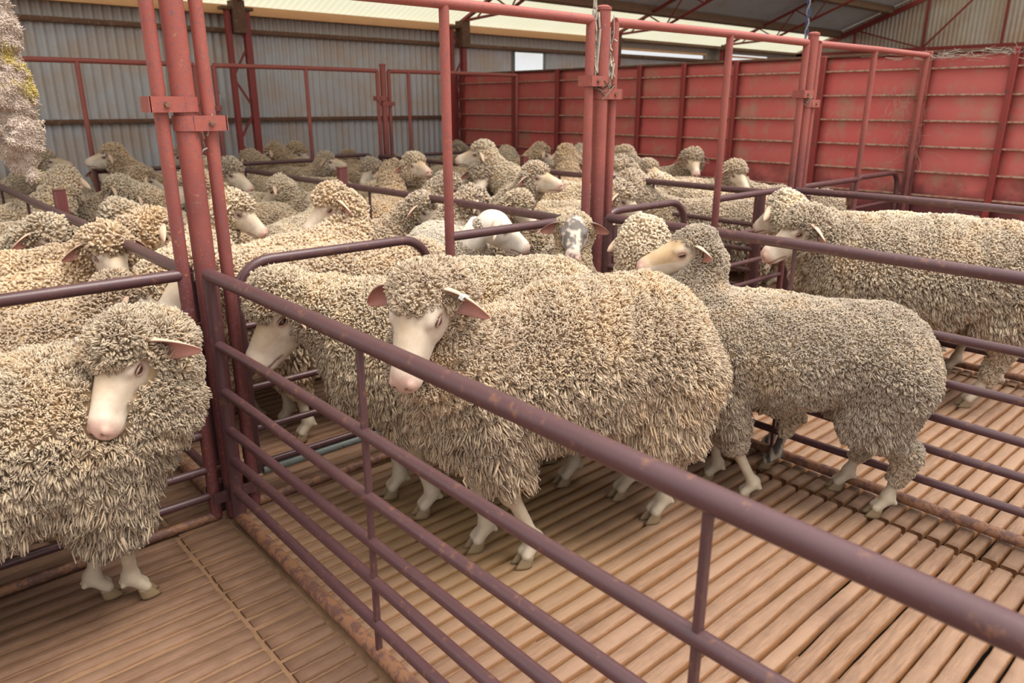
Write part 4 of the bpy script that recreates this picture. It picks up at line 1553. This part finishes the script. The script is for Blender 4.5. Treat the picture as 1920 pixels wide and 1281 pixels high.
def make_sheep(par, loc, heading, label, wcol=(.50, .42, .32), group=None, tags=()):
    s_ = par.get('s', 1.0); a_ = R_(heading)
    if par.get('wfeet'):
        par = dict(par, feet=[((cos(a_) * (x - loc[0]) + sin(a_) * (y - loc[1])) / s_, (-sin(a_) * (x - loc[0]) + cos(a_) * (y - loc[1])) / s_)
                              for x, y in par['wfeet']])
    if par.get('lod', True):
        dx, dy = -loc[0], -loc[1]
        par = dict(par, cam=((cos(a_) * dx + sin(a_) * dy) / s_, (-sin(a_) * dx + cos(a_) * dy) / s_, CAM_H / s_))
    p, body, fl, HR, HP = build_sheep_mesh(par)
    root = empty('sheep', (loc[0], loc[1], 0), R_(heading), p['s'])
    tag(root, label, 'sheep', group)
    b = mesh_obj('body', body['V'], body['F'], [M['skin'], M['hoof'], M['eye']], root, body['mi'],
                 attrs={'tint': ('FLOAT_COLOR', body['tint'])})
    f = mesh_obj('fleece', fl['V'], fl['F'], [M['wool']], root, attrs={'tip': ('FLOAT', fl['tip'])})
    f.color = (*wcol, 1)
    for (s, m, t) in tags:
        # small folded tag clipped over the ear's upper edge
        mb = MB()
        e0, m0, al = [HR @ np.asarray(q, np.float32) for q in p['tagf'][s]]
        e0 = e0 * p['hs'] + HP; m0 = m0 * p['hs'] + HP
        ac = (m0 - e0) / np.linalg.norm(m0 - e0); al = al / np.linalg.norm(al)
        nn_ = np.cross(ac, al)
        for sg in (-1, 1):
            mb.bar(e0 - ac * .006 + nn_ * .0055 * sg, e0 + ac * .020 + nn_ * .0055 * sg, .013, .0025, nn_)
        mb.bar(e0 - ac * .006 - nn_ * .0065, e0 - ac * .006 + nn_ * .0065, .013, .003, ac)
        mb.build('ear_tag', M[m], root, bevel=.001)
    return root

# ------------------------------------------------------------------ sheep in the near pens
def hero(par, loc, hd, label, wcol, tags=()):
    q = dict(th=.0095, headh=.0042, legh=.0065, hi=True, rep=3, wd=.40)
    q.update(par)
    return make_sheep(q, loc, hd, label, wcol, tags=tags)

CREAM = (.60, .475, .35)
PALE = (.66, .55, .42)
GREY = (.50, .42, .335)
BROWN = (.52, .41, .30)
hero(dict(rep=4, wd=.34, s=1.02, zc=.62, rz=.24, ry=.215, xr=-.33, xf=.27, fz=-.06, fr=.90, rump=.01, hw=dict(top=.95, fwd=.008), head=(.49, .215, .905), nb=(.42, .10, .71), yaw=46, pitch=52, roll=0,
          wfeet=((1.38, 1.49), (1.32, 1.66), (1.895, 1.385), (1.93, 1.57)), L=.055, hL=.014, folds=1.0, stain=.4, seed=3, legwool=(.33, .20)),
     (1.58, 1.54), 160, 'cream sheep in the middle of the small pen, white face lowered behind the top rail', CREAM,
     tags=[(1, 'tag', .55)])
hero(dict(hs=1.2, earL=.07, s=1.02, zc=.625, rz=.235, ry=.21, xr=-.35, fz=-.04, fr=.93, hw=dict(top=1.25, fat=1.18, fwd=.030), eard=.7, head=(.58, -.04, .755), nb=(.43, -.02, .70), yaw=-2, pitch=46,
          wfeet=((1.31, 1.95), (1.30, 2.14), (1.85, 1.78), (1.95, 1.95)), L=.05, hL=.018, stain=.95, seed=5, legwool=(.33, .21)),
     (1.57, 1.99), 160, 'cream sheep with a tan-stained nose lowered at the left end of the small pen', (.60, .49, .36))
hero(dict(rep=4, wd=.34, s=.90, zc=.635, rz=.212, ry=.20, xr=-.36, xf=.28, head=(.41, -.09, 1.0), nb=(.40, -.05, .80), yaw=8, pitch=14, roll=-6,
          feet=((.14, .07), (.27, -.08), (-.36, .10), (-.26, -.10)), L=.030, hL=.016, stain=1.5, seed=8, legwool=(.27, .17), eard=.05,
          nr=(.125, .085)),
     (2.385, 1.19), 128, 'short-woolled grey sheep at the right of the small pen, head raised over its neighbour', GREY)
hero(dict(s=.86, zc=.60, rz=.23, ry=.20, rep=1, th=.012, wd=.78, hw=dict(fat=1.3), xf=.22, head=(.30, -.10, 1.0), yaw=-70, pitch=12, nb=(.30, -.04, .80), legdark=True, seed=12, L=.035,
          legwool=(.24, .2)),
     (2.47, 1.64), 122, 'pale cream sheep with black legs, standing behind the raised-headed grey sheep', PALE)
hero(dict(rep=2, wd=.48, s=.84, zc=.60, rz=.22, ry=.20, head=(.27, .0, 1.065), xf=.24, yaw=62, pitch=26, nb=(.28, 0, .84), dark=True, seed=14, L=.026,
          hL=.012, skin=(.60, .52, .45), stain=.1, hw=dict(top=.82), eard=.30, nr=(.12, .078), legdark=True),
     (2.46, 2.06), 160, 'sheep with a black mottled face looking out from the back of the small pen', (.60, .49, .36))
hero(dict(rep=2, wd=.48, s=1.05, zc=.60, rz=.245, ry=.22, xr=-.36, hw=dict(fat=1.16, fwd=.01), nr=(.16, .11), head=(.56, .02, .79), nb=(.44, 0, .72), yaw=4, pitch=30,
          feet=((.30, .1), (.22, -.1), (-.22, .12), (-.40, -.08)), L=.045, hL=.018, folds=.6, seed=17, legwool=(.2, .15), stain=.2),
     (3.80, 1.28), 132, 'big dusty grey-cream sheep in the right pen, nose at the gate rail', (.55, .46, .36))
hero(dict(s=1.0, zc=.61, rz=.24, ry=.21, rep=1, th=.0115, wd=.72, hw=dict(fat=1.15), head=(.56, -.04, .84), yaw=-58, pitch=25, seed=19, L=.035, hL=.020, legwool=(.24, .2)),
     (4.14, 1.60), 132, 'pale cream sheep behind the big one in the right pen, against the far gate', (.68, .59, .46))
hero(dict(rep=4, wd=.34, s=.94, zc=.605, rz=.222, ry=.21, xr=-.36, xf=.27, head=(.40, -.12, .84), nb=(.42, -.05, .70), yaw=-140, pitch=42, roll=4,
          wfeet=((.34, 2.20), (.425, 2.13), (-.36, 2.2), (-.36, 2.0)), L=.062, hL=.022, seed=23, legwool=(.27, .19), stain=.5,
          hs=1.12, nr=(.17, .125), hw=dict(top=1.15, fat=1.10, fwd=.014), folds=.5, earL=.135, eard=.12),
     (.09, 2.13), -4, 'shaggy sheep at lower left turning its white tagged face towards the camera', (.56, .455, .34),
     tags=[(-1, 'tag', .62)])
hero(dict(s=.93, hw=dict(fat=1.15), head=(.66, 0, .80), nb=(.44, 0, .70), yaw=-8, pitch=28, seed=27, th=.0115, rep=2, wd=.5, L=.035),
     (.02, 2.74), 2, 'cream sheep behind the left panel, its pointed ear above the shaggy sheep', CREAM)
hero(dict(s=1.0, head=(.60, .05, .78), nb=(.44, 0, .70), yaw=10, pitch=35, seed=29, th=.0115, rep=1, wd=.72, L=.045, folds=.8,
          feet=((.28, .1), (.30, -.1), (-.36, .1), (-.36, -.1))),
     (1.56, 2.87), 172, 'long-bodied cream sheep directly behind the round cornered left gate', CREAM)

# ------------------------------------------------------------------ the mob behind
def proto(yaw, pitch, hz, seed, **k):
    c, s_ = cos(R_(yaw)), sin(R_(yaw))
    near = abs(yaw) < 30
    hx = .44 + .17 * max(-.25, c); hy = .19 * s_
    q = dict(zc=.570, rz=.215, ry=.205, th=.0149, wd=.64, headh=.0058, legh=.009, lod=False, L=.044, hL=.020, yaw=yaw, pitch=pitch, seed=seed,
             head=(hx, hy, hz), nb=(.42, .05 * s_, .5 * hz + .29), legwool=(.24, .18), folds=.5, stain=.5, hw=dict(top=1.05, fat=1.20, fwd=.012), hs=1.04)
    q.update(k)
    return make_sheep(q, (-20, -20), 0, 'prototype', lod_ok)

lod_ok = (.6, .5, .37)
PROTO_SPEC = [(0, 25, .89), (0, 50, .80), (50, 30, .88), (-50, 30, .88), (100, 35, .87), (-100, 35, .87), (15, 5, .96), (-20, 40, .84),
              (155, 35, .88)]
PROTOS = []
for k, (yw, pt, hz) in enumerate(PROTO_SPEC):
    o = proto(yw, pt, hz, 40 + k * 3, stain=[.3, .8, .2, .6, .1, .5, .9, .3, .4][k])
    PROTOS.append((yw, pt, hz, o))
TINTS = [CREAM, PALE, (.58, .49, .38), (.62, .48, .34), (.54, .45, .36), (.70, .60, .47)]
used = set()
SEG = []   # placed body segments
rc = random.Random(7)

def seg_of(x, y, hd, s):
    c, d = cos(R_(hd)), sin(R_(hd))
    return (x - .38 * s * c, y - .38 * s * d, x + .32 * s * c, y + .32 * s * d)

def seg_dist(a, b):
    def pd(px, py, s):
        x1, y1, x2, y2 = s
        t = max(0, min(1, ((px - x1) * (x2 - x1) + (py - y1) * (y2 - y1)) / ((x2 - x1) ** 2 + (y2 - y1) ** 2)))
        return math.hypot(px - x1 - t * (x2 - x1), py - y1 - t * (y2 - y1))
    return min(pd(a[0], a[1], b), pd(a[2], a[3], b), pd(b[0], b[1], a), pd(b[2], b[3], a),
               pd((a[0] + a[2]) / 2, (a[1] + a[3]) / 2, b))

for l_, h_, s_ in (((1.58, 1.54), 160, 1), ((1.57, 1.99), 160, 1), ((2.28, 1.66), 146, .92), ((2.46, 2.06), 160, .86), ((3.8, 1.28), 132, 1),
                   ((4.14, 1.6), 132, 1), ((.02, 2.74), 2, 1), ((1.56, 2.87), 172, 1), ((2.3, 3.05), -110, .96), ((4.62, 3.10), 139, .95)):
    SEG.append(seg_of(l_[0], l_[1], h_, s_))

def put(k, x, y, hd, s, label, tint, group=None):
    src = PROTOS[k][3]
    if k not in used:
        used.add(k); o = src
    else:
        o = copy_tree(src)
    o.location = (x, y, 0); o.rotation_euler = (0, 0, R_(hd)); o.scale = (s, s, s)
    kk = rc.uniform(.9, 1.06)
    for ch in o.children:
        if ch.name.startswith('fleece'): ch.color = (*[t * kk for t in tint], 1)
    o['label'] = label
    if 'group' in o: del o['group']
    if group: o['group'] = group
    SEG.append(seg_of(x, y, hd, s))
    return o

def clampxy(x, y, hd, s):
    c, d = cos(R_(hd)), sin(R_(hd))
    for e in (-.60, .80):
        ex, ey = x + e * s * c, y + e * s * d
        x -= max(0, ex - (XR - .28)); y -= max(0, ey - (YB - .34))
    for e in (-.1,):
        x -= max(0, x - (XR - .38)); y -= max(0, y - (YB - .58))
    return x, y

REQ = []

def sheep_h(px, py, ah, ab, label, tint=0, s=.97, z=None, group=None, low=False):
    """a sheep by where its head shows; ah, ab = head and body direction seen from the yard's edge (0 right, 90 away)"""
    cands = []
    for da in (0, 15, -15, 30, -30, 50, -50, 75, -75, 105, -105, 140, -140, 180):
        d = ((ah - ab - da + 180) % 360) - 180
        k = min((abs(d - pr[0]) + (40 if (pr[1] > 45) != low else 0), i) for i, pr in enumerate(PROTOS))[1]
        yw, pt, hz, src = PROTOS[k]
        miss = abs(d - yw)
        if miss > 60: continue
        for ds in (1.0, .94, 1.05):
            s2 = s * ds
            p = at_z(px, py, (z or hz * s) * ds)
            hdw = ab + da + math.degrees(AZ) - 90 + max(-15, min(15, d - yw))
            c, sn = cos(R_(hdw)), sin(R_(hdw))
            hx = (.44 + .17 * max(-.25, cos(R_(yw)))) * s2; hy = .19 * sin(R_(yw)) * s2
            x0 = p[0] - (c * hx - sn * hy); y0 = p[1] - (sn * hx + c * hy)
            x, y = clampxy(x0, y0, hdw, s2)
            cost = abs(da) / 240 + max(0, miss - 15) / 120 + abs(ds - 1) * 1.5 + 4 * math.hypot(x - x0, y - y0)
            cands.append((cost, k, x, y, hdw, s2))
    REQ.append((cands, label, tint, group))

def sheep_b(px, py, ab, label, tint=0, s=.97, k=1, group=None, z=.80):
    """a sheep by the middle of its back"""
    cands = []
    for da in (0, 15, -15, 30, -30, 50, -50, 90, -90, 180):
        for ds in (1.0, .94, 1.05, .90):
            p = at_z(px, py, z * s * ds)
            hdw = ab + da + math.degrees(AZ) - 90
            x, y = clampxy(p[0], p[1], hdw, s * ds)
            cands.append((abs(da) / 240 + abs(ds - 1) * 1.5 + 4 * math.hypot(x - p[0], y - p[1]), k, x, y, hdw, s * ds))
    REQ.append((cands, label, tint, group))

def settle():
    """choose stances so that neighbours stand beside, not inside, one another"""
    fixed = list(SEG)
    segs = [[seg_of(q[2], q[3], q[4], q[5]) for q in r[0]] for r in REQ]
    cur = [0] * len(REQ)
    for sweep in range(6):
        for i in range(len(REQ)):
            best = None
            for j, q in enumerate(REQ[i][0]):
                sg = segs[i][j]
                v = q[0]
                for f in (0.785, 2.565, 4.33):
                    if (sg[0] - f) * (sg[2] - f) < 0 and sg[1] > 2.4: v += .25
                if (sg[1] - F1) < .25 or (sg[3] - F1) < .3: v += 1.5
                for o in fixed:
                    dd = seg_dist(sg, o)
                    if dd < .36: v += (.36 - dd) * 5
                for m in range(len(REQ)):
                    if m == i: continue
                    o = segs[m][cur[m]]
                    if abs(o[0] - sg[0]) > 1.5 or abs(o[1] - sg[1]) > 1.5: continue
                    dd = seg_dist(sg, o)
                    if dd < .36: v += (.36 - dd) * 5
                if best is None or v < best[0]: best = (v, j)
            cur[i] = best[1]
    for r, j in zip(REQ, cur):
        q = r[0][j]
        put(q[1], q[2], q[3], q[4], q[5], r[1], TINTS[r[2]], r[3])

H = sheep_h; B = sheep_b
# left pens, near to far
H(88, 448, -20, 10, 'grey-cream sheep at far left, ear and eye showing, facing right above the panel rail', 2)
H(205, 490, -45, 15, 'brown-headed sheep peering through just above the left panel rail', 3, z=.80)
B(5, 470, 100, 'woolly rump at the left edge, just under the hanging wool', 3)
H(225, 412, -95, -75, 'sheep with curly poll and lowered white face, left of the thick left post', 2)
H(275, 375, 185, 165, 'sheep with one amber-rimmed eye visible, touching the left thin post', 1)
H(225, 358, 190, 185, 'pink-nosed sheep stretching its long face left over another back', 5)
H(195, 325, -60, -110, 'tan-faced sheep below the far girt at left, looking down', 3)
H(122, 345, 95, 80, 'sheep showing only the back of its neck, beside the square post at far left', 1)
B(35, 372, 175, 'pale back just behind the far-left square post', 0)
B(20, 415, 185, 'cream back against the left edge below the thin leaning post', 1)
H(212, 296, 190, 170, 'brown far sheep with a drooping ear, against the left iron wall', 3)
H(85, 305, 20, 10, 'far sheep half hidden behind the hanging wool', 2)
H(440, 395, 0, -20, 'white-faced sheep in profile just right of the left thin posts, nose pointing right', 1)
H(525, 355, 180, 120, 'sheep with raised woolly head in profile facing left, left of centre', 5)
B(555, 405, 65, 'rounded pale rump in the middle of the left-hand mob', 5)
B(640, 425, 50, 'second rounded rump, right beside the pale one', 0)
H(625, 385, 210, 150, 'curly-backed sheep with dark ear below the left square post', 0)
H(612, 305, 5, -30, 'far white-nosed sheep in profile left of the square post', 4)
H(652, 297, -60, -90, 'far sheep with lowered face directly behind the square post top', 3)
H(695, 318, -120, -90, 'far grey-headed sheep with pink nose right of the square post', 4)
H(737, 318, 90, 85, 'sheep showing the back of its tall woolly neck, left of centre', 3, z=.90)
H(778, 312, -50, -80, 'far sheep with white blaze beside the tall woolly neck', 1)
H(430, 325, -10, 20, 'far sheep right of the left thin post with white cheek', 4)
H(470, 303, 160, 175, 'far pale head in front of the distant left corner post', 0)
H(515, 288, 175, 170, 'brown-grey head nearly touching the grey iron wall', 3)
H(556, 287, 0, 10, 'brown-eared head touching the grey iron wall, right of its neighbour', 3)
B(560, 330, 170, 'long pale back crossing behind the left-hand fence rail', 1)
H(345, 292, 170, 170, 'far head between the thick post and the thin post at left', 2)
H(380, 318, -60, -60, 'sheep face just right of the thick left post', 1)
H(365, 345, 200, 170, 'woolly head in the gap between the thick left post and its right thin post', 0)
H(790, 424, -15, 5, 'brown-grey sheep facing right behind the curved corner of the left gate', 4, z=.75)
H(838, 352, 10, 60, 'dark grey-headed sheep behind the tall thin upright in the middle', 4)
H(885, 385, -12, -10, 'grey sheep with tan face in profile, right of the thin upright', 4)
H(972, 388, -30, 175, 'sheep with lowered pale cheek behind the rail in the middle', 1)
H(903, 330, -95, -80, 'sheep looking straight out with a white blaze, above the grey profile head', 4)
H(958, 333, -115, -70, 'sheep with pink-lined ears spread, middle of the mob', 2)
H(1005, 335, -35, 40, 'wrinkle-nosed sheep in profile left of the middle posts', 4)
H(905, 292, 170, 150, 'large pale woolly head turned left near the red wall corner', 5, s=1.05)
H(870, 280, 190, 170, 'head in the far corner just behind the large pale one', 4)
H(950, 292, 100, 90, 'pale poll seen from behind near the far red panels', 5)
H(1012, 290, 20, 80, 'brown curly head turned away in front of the third red panel', 3)
H(1060, 292, 100, 100, 'brown back of a head left of the middle posts, at the red wall', 3)
H(1066, 312, -90, -90, 'sheep with a bright white face looking straight ahead, left of the middle posts', 1)
H(1092, 292, 90, 85, 'pale back of a head immediately left of the middle posts', 5)
B(1080, 375, 0, 'long cream flank passing behind the middle tall posts', 5, s=1.0)
H(1170, 295, 170, 170, 'grey poll just right of the middle posts, near the red wall', 4)
H(1207, 290, -30, -10, 'brown-polled sheep with white nose at the red wall', 3)
H(1165, 322, -140, -100, 'sheep in front of the grey poll right of the middle posts', 4)
H(1215, 322, -60, -70, 'sheep with dark ears raised behind the middle fence rail', 4)
H(1160, 372, -20, 70, 'pale-faced grey sheep tucked against the middle posts', 4)
put(3, 4.62, 3.10, 139, .95, 'long grey-brown sheep in profile facing left behind the middle gate', TINTS[4])
H(1310, 300, -95, -8, 'tall-headed sheep with a bright white face, standing clear at the red wall', 4)
H(1378, 325, -60, 175, 'sheep with curly poll and pink nose right of the tall-headed one', 4)
B(1370, 352, 180, 'low pale back in front of the two sheep at the red wall', 5, s=.92)
settle()
# bare-faced white sheep
w = make_sheep(dict(th=.012, headh=.0048, legh=.007, rep=2, s=.96, head=(.47, .06, .90), nb=(.34, -.05, .76), yaw=80, pitch=30, bald=True, seed=91,
                    skin=(.84, .78, .71), stain=.15, L=.03, eard=.5, hs=1.02, nr=(.13, .10)),
               (2.30, 3.05), -110, 'bare-headed white-faced sheep looking right behind the middle panel rail', (.72, .66, .58))

# fill the pens where only backs show
def inside(x, y):
    for xf_ in (0.785, 2.565, 4.33):
        pass
    return -1.7 < x < 6.15 and 2.85 < y < YB - .35

LABS = set()
def fill():
    n = 0
    for t in range(14000):
        x = rc.uniform(-1.6, 6.1); y = rc.uniform(2.8, YB - .4)
        hd = rc.choice([0, 0, 180, 170, 190, 90, -90, 45, 135, 225, 315]) + rc.uniform(-18, 18)
        sg_ = seg_of(x, y, hd, .95)
        if not (inside(sg_[0], sg_[1]) and inside(sg_[2], sg_[3])): continue
        # keep bodies on one side of the long fences
        if any((sg_[0] - f) * (sg_[2] - f) < 0 for f in (0.785, 2.565, 4.33)): continue
        if (sg_[1] - F2) * (sg_[3] - F2) < 0: continue
        # open floor right of the mob near the red wall stays clear
        if x > 4.33 and y < 3.9: continue
        if min(seg_dist(sg_, q) for q in SEG) < .345: continue
        lab, grp = None, None
        col = 'left of the first fence' if x < .785 else 'between first and second fences' if x < 2.565 else \
            'between second and third fences' if x < 4.33 else 'before the red partition'
        dep = 'beyond distant frames' if y > F2 else 'near half of pen' if y < 4.6 else 'far half of pen'
        tis = list(range(len(TINTS))); rc.shuffle(tis)
        rel = (hd - math.degrees(AZ) + 90) % 360
        face = ['right', 'away', 'left', 'outwards'][int(((rel + 45) % 360) // 90)]
        for ti in tis:
            lab = '%s sheep facing %s, %s, %s' % (['cream', 'pale', 'beige-grey', 'tan', 'dusty grey', 'whitish'][ti], face, col, dep)
            if lab not in LABS: break
        LABS.add(lab)
        put(rc.choice([1, 7, 7, 0, 2, 3]) if y > 4.6 else rc.choice([1, 1, 7]), x, y, hd, rc.uniform(.86, .96), lab, TINTS[ti], 'mob ' + col + ' ' + dep)
        n += 1
    return n
fill()
for k in range(len(PROTOS)):
    if k not in used:
        for ch in list(PROTOS[k][3].children): bpy.data.objects.remove(ch)
        bpy.data.objects.remove(PROTOS[k][3])
# overlaps among the mob, for checking

# ------------------------------------------------------------------ wool hung over the top rail at upper left
def hang_wool():
    rg = np.random.default_rng(5)
    g = empty('hanging_wool', (.30, F1 - .03, 1.0))
    tag(g, 'clump of dirty pinkish wool hung over the top rail at upper left', 'wool')
    axis = [((-.05, 0, .83), .10), ((.0, 0, .70), .105), ((.02, 0, .55), .085), ((.035, 0, .42), .080), ((.055, 0, .33), .065), ((.075, 0, .28), .035)]
    def f(P):
        d = None
        for (a, ra), (b, rb) in zip(axis[:-1], axis[1:]):
            e = cap_sdf(P * np.array([1, 1.5, 1], np.float32), np.array(a) * np.array([1, 1.5, 1]), np.array(b) * np.array([1, 1.5, 1]), ra, rb)
            d = e if d is None else smin(d, e, .03)
        d = smin(d, cap_sdf(P, (.075, 0, .28), (.088, 0, .225), .024, .010), .02)
        d = smin(d, cap_sdf(P, (.12, 0, .80), (.13, 0, .70), .045, .028), .02)
        return d + lump(P, .022, .16, 1.0) + lump(P, .016, .06, 2.0) + lump(P, .007, .028, 3.0)
    P, Q = surf_nets(f, (-.26, -.16, .12), (.28, .16, .98), .0058)
    Nn = vert_normals(P, Q)
    n = len(P)
    # short frizzy tufts
    D = Nn + rg.normal(0, .8, (n, 3)) + np.array([0, 0, -.3])
    D /= np.linalg.norm(D, axis=1)[:, None]
    L = rg.uniform(.004, .012, n)
    u = np.cross(D, rg.normal(0, 1, (n, 3))); u /= np.linalg.norm(u, axis=1)[:, None]
    v = np.cross(D, u)
    Vs = []
    for t, r in ((-.1, .0022), (.6, .0015)):
        for k in range(3):
            a = 2 * pi * k / 3
            Vs.append(P + D * (L * t)[:, None] + (cos(a) * u + sin(a) * v) * r)
    Vs.append(P + D * L[:, None])
    V = np.stack(Vs, 1).reshape(-1, 3)
    off = (np.arange(n) * 7)[:, None, None] + n
    Qt = (np.array([(0, 1, 4, 3), (1, 2, 5, 4), (2, 0, 3, 5)])[None] + off).reshape(-1, 4)
    Tt = (np.array([(3, 4, 6), (4, 5, 6), (5, 3, 6)])[None] + off).reshape(-1, 3)
    m, nt, b = new_mat('dirty_skirting_wool')
    vv = gen_coord(nt)
    c = mixc(nt, noise(nt, 9, 5, .65, vv), (.52, .40, .33), (.68, .58, .50))
    r = ramp(nt, [(.56, (0, 0, 0)), (.62, (1, 1, 1))])
    nt.links.new(noise(nt, 5.5, 4, .6, vv), r.inputs[0])
    c = mixc(nt, r.outputs[0], c, (.56, .44, .15))
    r = ramp(nt, [(.66, (0, 0, 0)), (.72, (1, 1, 1))])
    nt.links.new(noise(nt, 26, 4, .7, vv), r.inputs[0])
    c = mixc(nt, r.outputs[0], c, (.16, .12, .07))
    nt.links.new(c, b.inputs['Base Color'])
    b.inputs['Roughness'].default_value = .95
    b.inputs['Specular IOR Level'].default_value = .1
    o = mesh_obj('wool_clump', np.concatenate([P, V]), [np.concatenate([Q, Qt]), Tt], m, g)
    # second, lower tag of wool at the left edge, snagged on the panel's rail
    o2 = o.copy(); COL.objects.link(o2); o2.parent = None
    o2.name = 'hanging_wool'
    o2.location = (.185, F1 - .02, .83); o2.scale = (.5, .6, .30); o2.rotation_euler = (0, 0, R_(25))
    tag(o2, 'smaller wool clump at the left edge, hanging lower among the sheep', 'wool')
hang_wool()
